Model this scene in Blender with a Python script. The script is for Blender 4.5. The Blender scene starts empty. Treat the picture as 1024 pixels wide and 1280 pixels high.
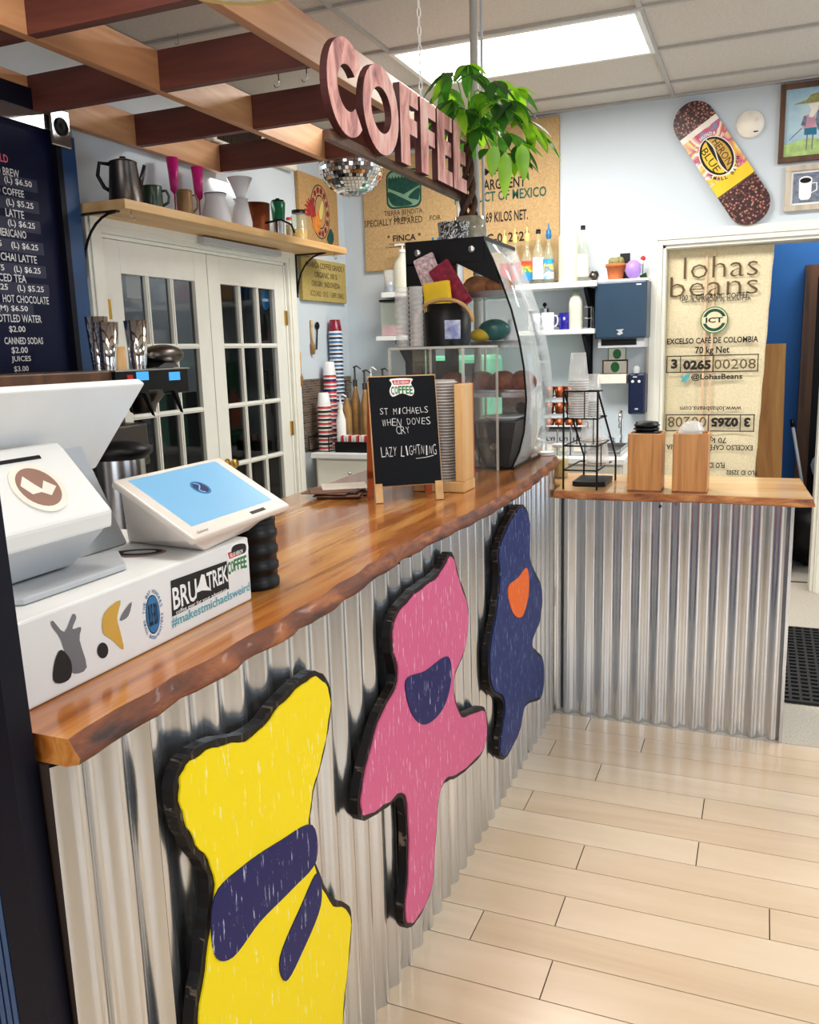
import bpy, bmesh, math, random
from mathutils import Vector, Matrix
random.seed(11)
S = bpy.context.scene
COL = S.collection
PI = math.pi

# ------------------------------------------------------------------ camera
FO, EYE = 1069.88, 1.56
YAW, PIT, ROL = -0.39254708, -0.1846866, -0.02908551
_f = Vector((math.sin(YAW)*math.cos(PIT), math.cos(YAW)*math.cos(PIT), math.sin(PIT)))
_r = Vector((math.cos(YAW), -math.sin(YAW), 0))
_u = _r.cross(_f)
R_ = math.cos(ROL)*_r + math.sin(ROL)*_u
U_ = -math.sin(ROL)*_r + math.cos(ROL)*_u
CAM = Vector((0, 0, EYE))
cd = bpy.data.cameras.new('camera'); cd.sensor_width = 36; cd.lens = FO/1280*36; cd.clip_start = 0.05
cam = bpy.data.objects.new('camera', cd); COL.objects.link(cam)
cam.matrix_world = Matrix(((R_.x, U_.x, -_f.x, 0), (R_.y, U_.y, -_f.y, 0), (R_.z, U_.z, -_f.z, EYE), (0, 0, 0, 1)))
S.camera = cam
S.view_settings.view_transform = 'Standard'; S.view_settings.look = 'None'
S.view_settings.gamma = 1; S.view_settings.use_curve_mapping = False
S.view_settings.exposure = 0.0
S.cycles.transparent_max_bounces = 32

# ------------------------------------------------------------------ world and lights
w = bpy.data.worlds.new('world'); S.world = w; w.use_nodes = True
bg = w.node_tree.nodes['Background']; bg.inputs[0].default_value = (0.62, 0.78, 1.0, 1); bg.inputs[1].default_value = 1.0

def area(name, loc, target, sx, sy, power, col):
    l = bpy.data.lights.new(name, 'AREA'); l.shape = 'RECTANGLE'; l.size = sx; l.size_y = sy; l.energy = power; l.color = col
    o = bpy.data.objects.new(name, l); COL.objects.link(o); o.location = loc
    o.rotation_euler = (Vector(target)-Vector(loc)).to_track_quat('-Z', 'Y').to_euler(); return o
# daylight through the shop windows behind and beside the camera, the far one added
DAY_FRONT = area('daylight_front_window', (-0.35, -2.75, 1.5), (-0.35, 5, 1.3), 2.9, 1.9, 62, (0.92, 0.96, 1.0))
DAY_SIDE = area('daylight_side_window', (2.95, 0.9, 1.5), (-2, 0.9, 1.2), 2.6, 1.7, 34, (0.80, 0.91, 1.0))
DAY_ADDED = area('added_far_daylight', (2.95, 4.47, 1.3), (-2, 4.2, 1.0), 2.2, 2.0, 20, (0.80, 0.91, 1.0))  # unseen source, added to whiten the long counter's metal
# the first ceiling panel's own light; the other panels are added out of view
TUBES = [area('ceiling_panel_light', (x, y, 3.0), (x, y, 0), 1.15, .55, p, (1, .97, .92))
         for x, y, p in ((-1.19, 4.54, 50), (1.25, 4.54, 30), (-1.19, 1.49, 15), (1.25, 1.49, 20), (-1.19, -1.0, 12))]
area('back_room_light', (0.6, 6.9, 2.9), (0.6, 6.9, 0), .9, .5, 22, (1, .97, .92))
area('back_room_light', (-3.2, 4.3, 2.55), (-3.4, 4.3, 0), .3, .8, 13, (1, .95, .9))  # unseen lamp added to brighten the storeroom behind the door panes
CEIL = 3.03

# ------------------------------------------------------------------ coordinates
def ray(px, py):
    return ((px-512)/FO)*R_ - ((py-640)/FO)*U_ + _f
def pt(px, py, **k):
    (a, v), = k.items(); i = 'xyz'.index(a); r = ray(px, py)
    return CAM + r*((v-CAM[i])/r[i])
def dep(p): return (Vector(p)-CAM).dot(_f)
def rad(wpx, p): return wpx*dep(p)/FO/2

# ------------------------------------------------------------------ materials
def C(r, g, b):
    f = lambda c: (c/255/12.92) if c/255 <= .04045 else ((c/255+.055)/1.055)**2.4
    return (f(r), f(g), f(b), 1)
def nt(name):
    m = bpy.data.materials.new(name); m.use_nodes = True
    n = m.node_tree; return m, n, n.nodes['Principled BSDF']
def coords(n, scale=(1, 1, 1), rot=(0, 0, 0), kind='Object'):
    t = n.nodes.new('ShaderNodeTexCoord'); mp = n.nodes.new('ShaderNodeMapping')
    mp.inputs['Scale'].default_value = scale; mp.inputs['Rotation'].default_value = rot
    n.links.new(t.outputs[kind], mp.inputs[0]); return mp.outputs[0]
def noise(n, vec, scale, detail=3, rough=.5, dist=0):
    x = n.nodes.new('ShaderNodeTexNoise'); x.inputs['Scale'].default_value = scale; x.inputs['Detail'].default_value = detail
    x.inputs['Roughness'].default_value = rough; x.inputs['Distortion'].default_value = dist
    n.links.new(vec, x.inputs['Vector']); return x.outputs['Fac']
def ramp(n, fac, stops):
    r = n.nodes.new('ShaderNodeValToRGB'); e = r.color_ramp.elements
    while len(e) < len(stops): e.new(.5)
    for i, (p, c) in enumerate(stops): e[i].position = p; e[i].color = c
    n.links.new(fac, r.inputs[0]); return r.outputs[0]
def bump(n, b, fac, s=.3, d=.01):
    x = n.nodes.new('ShaderNodeBump'); x.inputs['Strength'].default_value = s; x.inputs['Distance'].default_value = d
    n.links.new(fac, x.inputs['Height']); n.links.new(x.outputs[0], b.inputs['Normal'])
def sh(c, k): return (min(1, c[0]*k), min(1, c[1]*k), min(1, c[2]*k), 1)
def mat(name, col, rough=.5, metal=0, var=.08, scale=12, bmp=0, emit=0, spec=None, trans=0, coat=0):
    m, n, b = nt(name)
    f = noise(n, coords(n), scale)
    c = ramp(n, f, [(.3, sh(col, 1-var)), (.7, sh(col, 1+var))])
    n.links.new(c, b.inputs['Base Color'])
    b.inputs['Roughness'].default_value = rough; b.inputs['Metallic'].default_value = metal
    if spec is not None: b.inputs['Specular IOR Level'].default_value = spec
    if bmp: bump(n, b, f, bmp)
    if trans: b.inputs['Transmission Weight'].default_value = trans
    if coat: b.inputs['Coat Weight'].default_value = coat; b.inputs['Coat Roughness'].default_value = .08
    if emit: n.links.new(c, b.inputs['Emission Color']); b.inputs['Emission Strength'].default_value = emit
    return m
def wood(name, cols, axis='y', rough=.45, fine=14, stretch=.09, coat=0, bmp=.15, pos=(.3, .5, .7)):
    m, n, b = nt(name)
    s = {'x': (stretch, 1, 1), 'y': (1, stretch, 1), 'z': (1, 1, stretch)}[axis]
    v = coords(n, s)
    f = noise(n, v, fine, 5, .6, .6)
    c = ramp(n, f, list(zip(pos, cols)))
    n.links.new(c, b.inputs['Base Color']); b.inputs['Roughness'].default_value = rough
    f2 = noise(n, v, fine*5, 3, .6)
    bump(n, b, f2, bmp, .003)
    if coat: b.inputs['Coat Weight'].default_value = coat; b.inputs['Coat Roughness'].default_value = .1
    return m
def glass(name, tint=(1, 1, 1, 1), ior=1.25, rough=.02, haze=0, hazecol=(1, 1, 1, 1)):
    m = bpy.data.materials.new(name); m.use_nodes = True; n = m.node_tree; n.nodes.clear()
    out = n.nodes.new('ShaderNodeOutputMaterial'); t = n.nodes.new('ShaderNodeBsdfTransparent'); g = n.nodes.new('ShaderNodeBsdfGlossy')
    t.inputs[0].default_value = tint; g.inputs['Roughness'].default_value = rough
    fr = n.nodes.new('ShaderNodeFresnel'); fr.inputs[0].default_value = ior
    ge = n.nodes.new('ShaderNodeNewGeometry'); iv = n.nodes.new('ShaderNodeMath'); iv.operation = 'SUBTRACT'; iv.inputs[0].default_value = 1; n.links.new(ge.outputs['Backfacing'], iv.inputs[1])
    mu = n.nodes.new('ShaderNodeMath'); mu.operation = 'MULTIPLY'; n.links.new(fr.outputs[0], mu.inputs[0]); n.links.new(iv.outputs[0], mu.inputs[1])
    mx = n.nodes.new('ShaderNodeMixShader'); n.links.new(mu.outputs[0], mx.inputs[0]); n.links.new(t.outputs[0], mx.inputs[1]); n.links.new(g.outputs[0], mx.inputs[2])
    last = mx.outputs[0]
    if haze:
        d = n.nodes.new('ShaderNodeBsdfDiffuse'); d.inputs[0].default_value = hazecol
        f = noise(n, coords(n), 12); r = ramp(n, f, [(.3, (haze*.88,)*3+(1,)), (.7, (min(1, haze*1.12),)*3+(1,))])
        m2 = n.nodes.new('ShaderNodeMixShader'); n.links.new(r, m2.inputs[0]); n.links.new(last, m2.inputs[1]); n.links.new(d.outputs[0], m2.inputs[2]); last = m2.outputs[0]
    n.links.new(last, out.inputs[0]); return m
def burlap(name, c1, c2, axes='xz'):
    m, n, b = nt(name)
    v = coords(n)
    f = noise(n, v, 90, 3, .5)
    w1 = n.nodes.new('ShaderNodeTexWave'); w1.inputs['Scale'].default_value = 60; w1.bands_direction = 'Z'; w1.inputs['Distortion'].default_value = 1.5
    w2 = n.nodes.new('ShaderNodeTexWave'); w2.inputs['Scale'].default_value = 60; w2.bands_direction = 'X' if axes[0] == 'x' else 'Y'; w2.inputs['Distortion'].default_value = 1.5
    n.links.new(v, w1.inputs[0]); n.links.new(v, w2.inputs[0])
    a = n.nodes.new('ShaderNodeMath'); a.operation = 'ADD'; n.links.new(w1.outputs['Fac'], a.inputs[0]); n.links.new(w2.outputs['Fac'], a.inputs[1])
    a2 = n.nodes.new('ShaderNodeMath'); a2.operation = 'MULTIPLY_ADD'; n.links.new(a.outputs[0], a2.inputs[0]); a2.inputs[1].default_value = .14; n.links.new(f, a2.inputs[2])
    n.links.new(ramp(n, a2.outputs[0], [(.4, c2), (.85, c1)]), b.inputs['Base Color'])
    b.inputs['Roughness'].default_value = .9; bump(n, b, a2.outputs[0], .3, .003); return m
def painted_worn(name, col, chip=(.85, .82, .75, 1), amt=.035):
    m, n, b = nt(name)
    v = coords(n, (1, 9, 1.2), (.35, 0, 0))
    f = noise(n, v, 14, 4, .7)
    r = ramp(n, f, [(0, col), (.64-amt, col), (.66, chip)])
    n.links.new(r, b.inputs['Base Color']); b.inputs['Roughness'].default_value = .45; b.inputs['Specular IOR Level'].default_value = .2; bump(n, b, f, .1, .002); return m

M = {}
M['wall'] = mat('wall_paint', C(202, 211, 218), .75, var=.02, scale=3)
M['taupe'] = mat('taupe_wall_paint', C(112, 98, 86), .7, var=.03, scale=3)  # unseen walls toned dark to put dark bands in the metal's reflections
M['bluewall'] = mat('blue_wall_paint', C(34, 102, 172), .6, var=.08, scale=3)
M['trim'] = mat('white_trim_paint', C(236, 234, 222), .4, var=.02)
M['door'] = mat('cream_door_paint', C(232, 230, 220), .35, var=.02)
M['ctile'] = mat('ceiling_tile', C(205, 198, 190), .9, var=.07, scale=90, bmp=.25)
M['tbar'] = mat('ceiling_grid_metal', C(176, 172, 166), .5, var=.02)
M['lamp'] = mat('lit_diffuser', (1, .97, .9, 1), .5, emit=5.5, var=.02)
M['white'] = mat('white_plastic', C(232, 232, 230), .35, var=.02)
M['offwhite'] = mat('warm_white_plastic', C(222, 212, 202), .35, var=.02)
M['wgrey'] = mat('pale_grey_plastic', C(185, 188, 192), .4, var=.02)
M['black'] = mat('black_plastic', C(9, 9, 11), .4, var=.2, spec=.25)
M['bmetal'] = mat('black_painted_metal', C(9, 9, 10), .45, var=.1, spec=.25)
M['navy'] = mat('navy_paint', C(12, 28, 84), .4, var=.15)
M['navyblk'] = mat('dark_navy_paint', C(8, 9, 24), .5, var=.15, spec=.2)
M['ribblue'] = mat('slate_blue_rib_paint', C(44, 72, 112), .4, var=.12)
M['teal'] = mat('deep_blue_paint', C(10, 62, 112), .4, var=.15)
M['board'] = mat('chalkboard_surface', C(10, 16, 48), .6, var=.15, scale=5, spec=.2)
M['chalkblk'] = mat('black_chalkboard', C(12, 15, 20), .6, var=.2, scale=6, spec=.15)
M['chalk'] = mat('white_chalk', C(225, 225, 225), .9, var=.1)
M['pinkchalk'] = mat('pink_chalk', C(240, 120, 140), .9)
M['steel'] = mat('brushed_steel', C(190, 190, 190), .22, 1, var=.05)
M['dsteel'] = mat('dark_steel', C(95, 88, 84), .3, 1, var=.1)
M['chrome'] = mat('chrome', C(225, 225, 225), .08, 1, var=.02)
M['brass'] = mat('brass', C(200, 160, 80), .25, 1, var=.05)
M['copper'] = mat('copper', C(140, 76, 48), .42, 1, var=.2, scale=40, bmp=.3)
M['cwhite'] = mat('white_ceramic', C(236, 236, 238), .2, var=.02)
M['green'] = mat('green_glaze', C(48, 66, 50), .25, var=.2)
M['brownglaze'] = mat('brown_glaze', C(150, 112, 62), .3, var=.3)
M['magenta'] = mat('magenta_plastic', C(226, 20, 138), .3, var=.05, trans=.2)
M['teagreen'] = mat('green_enamel', C(10, 110, 70), .25, var=.1)
M['text'] = mat('black_ink', C(28, 24, 22), .8, var=.2)
M['gtext'] = mat('dark_green_ink', C(28, 88, 76), .8, var=.2, scale=60)
M['btext'] = mat('brown_ink', C(92, 76, 48), .8, var=.2)
M['wtext'] = mat('white_ink', C(240, 240, 238), .6)
M['dkgreen'] = mat('printed_green', C(16, 70, 58), .8, var=.3, scale=50)
M['ltgreen'] = mat('printed_pale_green', C(120, 158, 130), .8)
M['twt'] = mat('pale_teal_ink', C(90, 170, 180), .7)
M['sblue'] = mat('sticker_blue', C(28, 110, 165), .4)
M['sred'] = mat('sticker_red', C(205, 40, 50), .4)
M['sgreen'] = mat('sticker_green', C(40, 120, 60), .4)
M['scream'] = mat('sticker_cream', C(240, 232, 218), .4)
M['sbrown'] = mat('sticker_brown', C(150, 112, 98), .4)
M['sgrey'] = mat('sticker_grey', C(110, 110, 115), .4)
M['sgold'] = mat('sticker_gold', C(205, 160, 60), .4)
M['burl'] = burlap('burlap', C(202, 170, 122), C(178, 144, 98))
M['burl2'] = burlap('pale_burlap', C(233, 220, 186), C(216, 200, 162))
M['burlL'] = burlap('burlap_side', C(194, 156, 104), C(166, 128, 80), 'yz')
M['burlY'] = burlap('olive_burlap', C(190, 168, 98), C(164, 142, 80), 'yz')
M['frame_dk'] = wood('dark_stained_wood', [C(60, 38, 24), C(90, 58, 36), C(110, 74, 48)], 'z')
M['frame_dr'] = wood('driftwood_frame', [C(160, 146, 130), C(190, 178, 160), C(205, 194, 178)], 'z')
M['canvaswood'] = wood('canvas_stretcher_wood', [C(90, 60, 36), C(110, 76, 46), C(125, 90, 56)], 'z')
M['beam'] = wood('stained_beam_wood', [C(150, 96, 62), C(186, 132, 90), C(212, 164, 118)], 'y', .5, 10)
M['beamx'] = wood('stained_cross_beam_wood', [C(70, 30, 24), C(94, 44, 34), C(116, 60, 42)], 'x', .5, 10)
M['shelfw'] = wood('pine_shelf', [C(188, 142, 88), C(214, 172, 116), C(228, 190, 138)], 'y', .5, 8)
M['bam'] = wood('bamboo', [C(160, 100, 46), C(196, 134, 68), C(212, 152, 84)], 'z', .35, 50, .03)
M['ply'] = wood('birch_ply', [C(200, 150, 90), C(222, 176, 116), C(232, 194, 140)], 'z', .45, 14)
M['orangew'] = wood('orange_stained_wood', [C(150, 62, 28), C(176, 82, 40), C(190, 98, 54)], 'z', .45, 10)
M['rawwood'] = wood('raw_slab_wood', [C(150, 96, 44), C(190, 138, 76), C(214, 168, 104)], 'z', .6, 6, .15)
M['slab'] = wood('varnished_slab', [C(92, 44, 14), C(172, 100, 38), C(222, 162, 88)], 'y', .25, 16, .07, coat=.6, bmp=.05, pos=(.26, .47, .72))
M['slabx'] = wood('pale_varnished_slab', [C(196, 140, 78), C(226, 182, 124), C(238, 204, 154)], 'x', .25, 6, .14, coat=.7, bmp=.08)
M['bark'] = wood('live_edge_bark', [C(52, 24, 12), C(116, 58, 24), C(176, 104, 50)], 'y', .55, 22, .3, coat=.12, bmp=.4)
M['barkx'] = wood('live_edge_bark_short', [C(90, 40, 18), C(160, 92, 42), C(206, 146, 84)], 'x', .55, 22, .3, coat=.12, bmp=.4)
M['signw'] = wood('worn_pink_wood', [C(140, 84, 88), C(232, 168, 158), C(248, 214, 204)], 'z', .7, 18, .35, pos=(.3, .5, .7))
M['signedge'] = mat('dark_red_edge', C(66, 18, 18), .6, var=.3)
M['planka'] = [wood('maple_plank_'+t, [C(*a), C(*b_), C(*c_)], 'x', .22, 5, .12, coat=.35, bmp=.03) for t, a, b_, c_ in
               (('a', (206, 180, 150), (217, 193, 163), (225, 203, 176)), ('b', (200, 173, 142), (212, 187, 156), (220, 197, 168)), ('c', (210, 186, 157), (221, 199, 170), (229, 209, 183)))]
M['gap'] = mat('plank_gap', C(46, 30, 22), .9)
M['concrete'] = mat('speckled_concrete', C(186, 178, 164), .7, var=.22, scale=120)
M['rubber'] = mat('black_rubber', C(16, 16, 18), .7)
M['mosaic'] = None
M['trunk'] = wood('braided_trunk_bark', [C(48, 28, 20), C(76, 48, 34), C(100, 70, 50)], 'z', .8, 20, .3)
M['potglass'] = mat('grey_glass_pot', C(150, 142, 126), .12, var=.35, scale=25)
M['terra'] = mat('terracotta', C(206, 116, 66), .8)
M['purple'] = mat('purple_plastic', C(176, 140, 222), .35)
M['slate'] = mat('slate_blue_plastic', C(38, 62, 84), .35, var=.05)
M['slated'] = mat('navy_plastic', C(10, 26, 60), .3, var=.05)
def lit(name, col, e):
    m, n, b = nt(name); b.inputs['Base Color'].default_value = (.01, .01, .01, 1); b.inputs['Roughness'].default_value = .35
    n.links.new(ramp(n, noise(n, coords(n), 5), [(.3, sh(col, .97)), (.7, sh(col, 1.03))]), b.inputs['Emission Color']); b.inputs['Emission Strength'].default_value = e; return m
M['screen'] = lit('lit_tablet_screen', C(140, 206, 246), .9); M['lcd'] = lit('lit_lcd', C(70, 175, 245), 1.1)
M['bread'] = mat('golden_bread', C(178, 106, 46), .7, var=.35, scale=45, bmp=.5)
M['bread2'] = mat('brown_pastry', C(120, 58, 30), .6, var=.35, scale=45, bmp=.5)
M['kraft'] = mat('kraft_paper', C(190, 150, 96), .8, var=.1)
M['napkin'] = mat('brown_napkin', C(128, 92, 74), .85, var=.12)
M['red'] = mat('red_plastic', C(196, 34, 36), .4)
M['yellow'] = mat('yellow_film', C(236, 196, 40), .3); M['paley'] = mat('pale_yellow_plastic', C(226, 204, 120), .35)
M['wine'] = mat('dark_red_film', C(130, 24, 50), .3, var=.5, scale=60)
M['tealc'] = mat('teal_ceramic', C(0, 96, 96), .25, var=.3)
M['mint'] = mat('mint_enamel', C(110, 196, 160), .3)
M['cobalt'] = mat('cobalt_glaze', C(24, 20, 130), .2)
M['glass'] = glass('clear_glass')
M['pane'] = glass('door_glass', (.55, .58, .6, 1), 1.35)
M['acry'] = glass('clear_acrylic', (.985, .985, .98, 1), 1.3, .02, .012)
M['acryedge'] = glass('acrylic_edge', (.9, .9, .88, 1), 1.45, .1, .45, C(225, 222, 214))
M['curve'] = glass('curved_case_glass', (.96, .98, .98, 1), 1.7, .04, .24, C(240, 244, 244))  # white haze mixed into the glass for its bright reflections
M['gshelf'] = glass('green_glass_shelf', (.82, .93, .9, 1), 1.35, .03, .2, C(150, 190, 180))
M['cup'] = glass('clear_plastic_cup', (1, 1, 1, 1), 1.45, .08, .30, C(248, 246, 242))
M['cuprim'] = glass('cup_rim_plastic', (1, 1, 1, 1), 1.5, .1, .62, C(246, 244, 240))
M['bottle'] = glass('bottle_glass', (.93, .96, .9, 1), 1.4, .03, .15, C(230, 235, 220))
M['jug'] = mat('milky_plastic', C(232, 230, 212), .35, var=.03, trans=.15)
M['film'] = glass('plastic_bag_film', (.9, .92, .95, 1), 1.4, .15, .6, C(215, 220, 228))
def mosaic():
    m, n, b = nt('mosaic_backsplash')
    t = coords(n, (1, 1, 1), (0, 0, 0))
    sp = n.nodes.new('ShaderNodeSeparateXYZ'); n.links.new(t, sp.inputs[0])
    ad = n.nodes.new('ShaderNodeMath'); n.links.new(sp.outputs[0], ad.inputs[0]); n.links.new(sp.outputs[1], ad.inputs[1])
    cb = n.nodes.new('ShaderNodeCombineXYZ'); n.links.new(ad.outputs[0], cb.inputs[0]); n.links.new(sp.outputs[2], cb.inputs[1])
    br = n.nodes.new('ShaderNodeTexBrick'); n.links.new(cb.outputs[0], br.inputs['Vector'])
    br.inputs['Color1'].default_value = C(120, 104, 88); br.inputs['Color2'].default_value = C(58, 46, 40); br.inputs['Mortar'].default_value = C(150, 142, 128)
    br.inputs['Scale'].default_value = 1; br.inputs['Brick Width'].default_value = .07; br.inputs['Row Height'].default_value = .017; br.inputs['Mortar Size'].default_value = .0015
    n.links.new(br.outputs[0], b.inputs['Base Color']); b.inputs['Roughness'].default_value = .3; return m
M['mosaic'] = mosaic()
def beans():
    m, n, b = nt('coffee_bean_print')
    v = n.nodes.new('ShaderNodeTexVoronoi'); v.inputs['Scale'].default_value = 60; n.links.new(coords(n), v.inputs['Vector'])
    n.links.new(ramp(n, v.outputs['Distance'], [(.1, C(206, 160, 140)), (.35, C(110, 50, 42)), (.6, C(40, 14, 14))]), b.inputs['Base Color']); b.inputs['Roughness'].default_value = .35; return m
M['beans'] = beans()
def galv():
    m, n, b = nt('galvanized_metal')
    f = noise(n, coords(n, (1, 1, .10)), 14, 3, .5)
    n.links.new(ramp(n, f, [(.3, C(196, 200, 204)), (.7, C(218, 221, 224))]), b.inputs['Base Color'])
    f2 = noise(n, coords(n), 9, 3, .5)
    n.links.new(ramp(n, f2, [(.3, (.20,)*3+(1,)), (.7, (.25,)*3+(1,))]), b.inputs['Roughness'])
    b.inputs['Metallic'].default_value = .92; return m
M['galv'] = galv()
def leafm(name, c1, c2):
    m, n, b = nt(name)
    n.links.new(ramp(n, noise(n, coords(n), 9), [(.35, c1), (.65, c2)]), b.inputs['Base Color'])
    b.inputs['Roughness'].default_value = .35; b.inputs['Subsurface Weight'].default_value = 0
    tr = n.nodes.new('ShaderNodeBsdfTranslucent'); tr.inputs[0].default_value = (c2[0]*1.4, c2[1]*1.5, c2[2], 1)
    mx = n.nodes.new('ShaderNodeMixShader'); mx.inputs[0].default_value = .4
    o = n.nodes['Material Output']; n.links.new(b.outputs[0], mx.inputs[1]); n.links.new(tr.outputs[0], mx.inputs[2]); n.links.new(mx.outputs[0], o.inputs[0]); return m
M['leaf'] = leafm('leaf_green', C(20, 58, 30), C(62, 116, 40))
M['leafy'] = leafm('young_leaf_green', C(84, 146, 34), C(150, 200, 50))

# ------------------------------------------------------------------ mesh builder
class Fr:
    def __init__(s, o, u, v): s.o = Vector(o); s.u = Vector(u).normalized(); s.v = Vector(v).normalized(); s.n = s.u.cross(s.v)
    def __call__(s, a, b, c=0): return s.o+s.u*a+s.v*b+s.n*c
def FB(x=0, y=0, z=0): return Fr((x, y, z), (1, 0, 0), (0, 0, 1))      # on the back wall, looking out at the camera
def FL(x=0, y=0, z=0): return Fr((x, y, z), (0, 1, 0), (0, 0, 1))      # on a face that looks towards +x
def FT(x=0, y=0, z=0, a=0): return Fr((x, y, z), (math.cos(a), math.sin(a), 0), (-math.sin(a), math.cos(a), 0))  # lying flat
_tc = {}
def textgeo(s, bold):
    k = (s, bold)
    if k in _tc: return _tc[k]
    cu = bpy.data.curves.new('t', 'FONT'); cu.body = s; cu.size = 1; cu.offset = bold; cu.resolution_u = 2
    o = bpy.data.objects.new('t', cu); COL.objects.link(o)
    me = bpy.data.meshes.new_from_object(o.evaluated_get(bpy.context.evaluated_depsgraph_get()))
    bpy.data.objects.remove(o); bpy.data.curves.remove(cu)
    v = [x.co.copy() for x in me.vertices]; f = [tuple(p.vertices) for p in me.polygons]; bpy.data.meshes.remove(me)
    x0 = min(p.x for p in v); x1 = max(p.x for p in v); y0 = min(p.y for p in v); y1 = max(p.y for p in v)
    v = [((p.x-x0)/(x1-x0), (p.y-y0)/(y1-y0)) for p in v]
    _tc[k] = (v, f); return _tc[k]
def circ(cx, cy, rx, ry=None, n=28, a0=0, a1=2*PI):
    ry = rx if ry is None else ry
    full = abs(a1-a0-2*PI) < 1e-6
    return [(cx+rx*math.cos(a0+(a1-a0)*i/(n if full else n-1)), cy+ry*math.sin(a0+(a1-a0)*i/(n if full else n-1))) for i in range(n)]
def smooth2(P, k=6):
    out = []; n = len(P)
    for i in range(n):
        p0, p1, p2, p3 = [Vector(P[(i+j-1) % n]) for j in range(4)]
        for t in range(k):
            t /= k
            out.append(tuple(.5*((2*p1)+(p2-p0)*t+(2*p0-5*p1+4*p2-p3)*t*t+(3*p1-p0-3*p2+p3)*t**3)))
    return out
def rrect(x0, x1, y0, y1, r, k=4):
    o = []
    for cx, cy, a in ((x1-r, y1-r, 0), (x0+r, y1-r, PI/2), (x0+r, y0+r, PI), (x1-r, y0+r, 3*PI/2)):
        o += [(cx+r*math.cos(a+PI/2*i/k), cy+r*math.sin(a+PI/2*i/k)) for i in range(k+1)]
    return o
class MB:
    def __init__(s): s.v = []; s.f = []; s.mi = []; s.sm = []; s.mats = []
    def m(s, mt):
        mt = M[mt] if isinstance(mt, str) else mt
        if mt not in s.mats: s.mats.append(mt)
        return s.mats.index(mt)
    def add(s, vs, fs, mt, smooth=False):
        b = len(s.v); s.v += [Vector(p) for p in vs]; k = s.m(mt)
        for f in fs: s.f.append(tuple(b+i for i in f)); s.mi.append(k); s.sm.append(smooth)
        return s
    def box(s, x0, x1, y0, y1, z0, z1, mt):
        v = [(x, y, z) for z in (z0, z1) for y in (y0, y1) for x in (x0, x1)]
        return s.add(v, [(0, 2, 3, 1), (4, 5, 7, 6), (0, 1, 5, 4), (2, 6, 7, 3), (0, 4, 6, 2), (1, 3, 7, 5)], mt)
    def fbox(s, F, a0, a1, b0, b1, c0, c1, mt):
        v = [F(a, b, c) for c in (c0, c1) for b in (b0, b1) for a in (a0, a1)]
        return s.add(v, [(0, 2, 3, 1), (4, 5, 7, 6), (0, 1, 5, 4), (2, 6, 7, 3), (0, 4, 6, 2), (1, 3, 7, 5)], mt)
    def poly(s, F, pts, mt, c=0.0):
        return s.add([F(a, b, c) for a, b in pts], [tuple(range(len(pts)))], mt)
    def prism(s, F, pts, c0, c1, mt, side=None):
        n = len(pts); v = [F(a, b, c0) for a, b in pts]+[F(a, b, c1) for a, b in pts]
        s.add(v, [tuple(range(n, 2*n)), tuple(reversed(range(n)))], mt)
        return s.add(v, [(i, (i+1) % n, n+(i+1) % n, n+i) for i in range(n)], side or mt)
    def text(s, F, t, a0, a1, b0, b1, mt, c=.0012, bold=0.0, rot=False, shear=0):
        v, f = textgeo(t, bold)
        if rot: v = [(1-x, 1-y) for x, y in v]
        return s.add([F(a0+(a1-a0)*x+shear*y*(b1-b0), b0+(b1-b0)*y, c) for x, y in v], f, mt)
    def arctext(s, F, t, cx, cy, r, h, a_mid, step, mt, c=.0012, bold=0, top=True, ry=None):
        ry = ry or r; n = len(t)
        for i, ch in enumerate(t):
            if ch == ' ': continue
            a = a_mid-(i-(n-1)/2)*step*(1 if top else -1)
            v, f = textgeo(ch, bold)
            d = Vector((math.cos(a), math.sin(a))); up = d if top else -d; rt = Vector((up.y, -up.x))
            o = Vector((cx+r*d.x, cy+ry*d.y)); wd = h*.75
            s.add([F(*(o+rt*((x-.5)*wd)+up*((y-.5)*h)), c) for x, y in v], f, mt)
        return s
    def lathe(s, prof, o, mt, n=20, ax=(0, 0, 1), smooth=True):
        ax = Vector(ax).normalized(); a = ax.orthogonal().normalized(); b = ax.cross(a); o = Vector(o)
        v = []; f = []
        for r, z in prof: v += [o+ax*z+(a*math.cos(2*PI*i/n)+b*math.sin(2*PI*i/n))*r for i in range(n)]
        for k in range(len(prof)-1):
            f += [(k*n+i, k*n+(i+1) % n, (k+1)*n+(i+1) % n, (k+1)*n+i) for i in range(n)]
        s.add(v, f, mt, smooth)
        if prof[0][0] > 1e-5: s.add(v[:n], [tuple(reversed(range(n)))], mt)
        if prof[-1][0] > 1e-5: s.add(v[-n:], [tuple(range(n))], mt)
        return s
    def cyl(s, p0, p1, r, mt, n=12, r1=None):
        p0 = Vector(p0); d = Vector(p1)-p0
        return s.lathe([(r, 0), (r if r1 is None else r1, d.length)], p0, mt, n, d, True)
    def tube(s, pts, r, mt, n=8, closed=False):
        P = [Vector(p) for p in pts]; v = []; N = len(P); prev = None
        for i in range(N):
            d = (P[(i+1) % N]-P[i-1]) if (closed or 0 < i < N-1) else (P[1]-P[0] if i == 0 else P[-1]-P[-2])
            d.normalize(); a = (prev-d*prev.dot(d)) if prev else d.orthogonal()
            a.normalize(); prev = a; b = d.cross(a); rr = r[i] if isinstance(r, (list, tuple)) else r
            v += [P[i]+(a*math.cos(2*PI*k/n)+b*math.sin(2*PI*k/n))*rr for k in range(n)]
        f = []
        for i in range(N if closed else N-1):
            j = (i+1) % N; f += [(i*n+k, i*n+(k+1) % n, j*n+(k+1) % n, j*n+k) for k in range(n)]
        if not closed: f += [tuple(reversed(range(n))), tuple(range((N-1)*n, N*n))]
        return s.add(v, f, mt, True)
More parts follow.
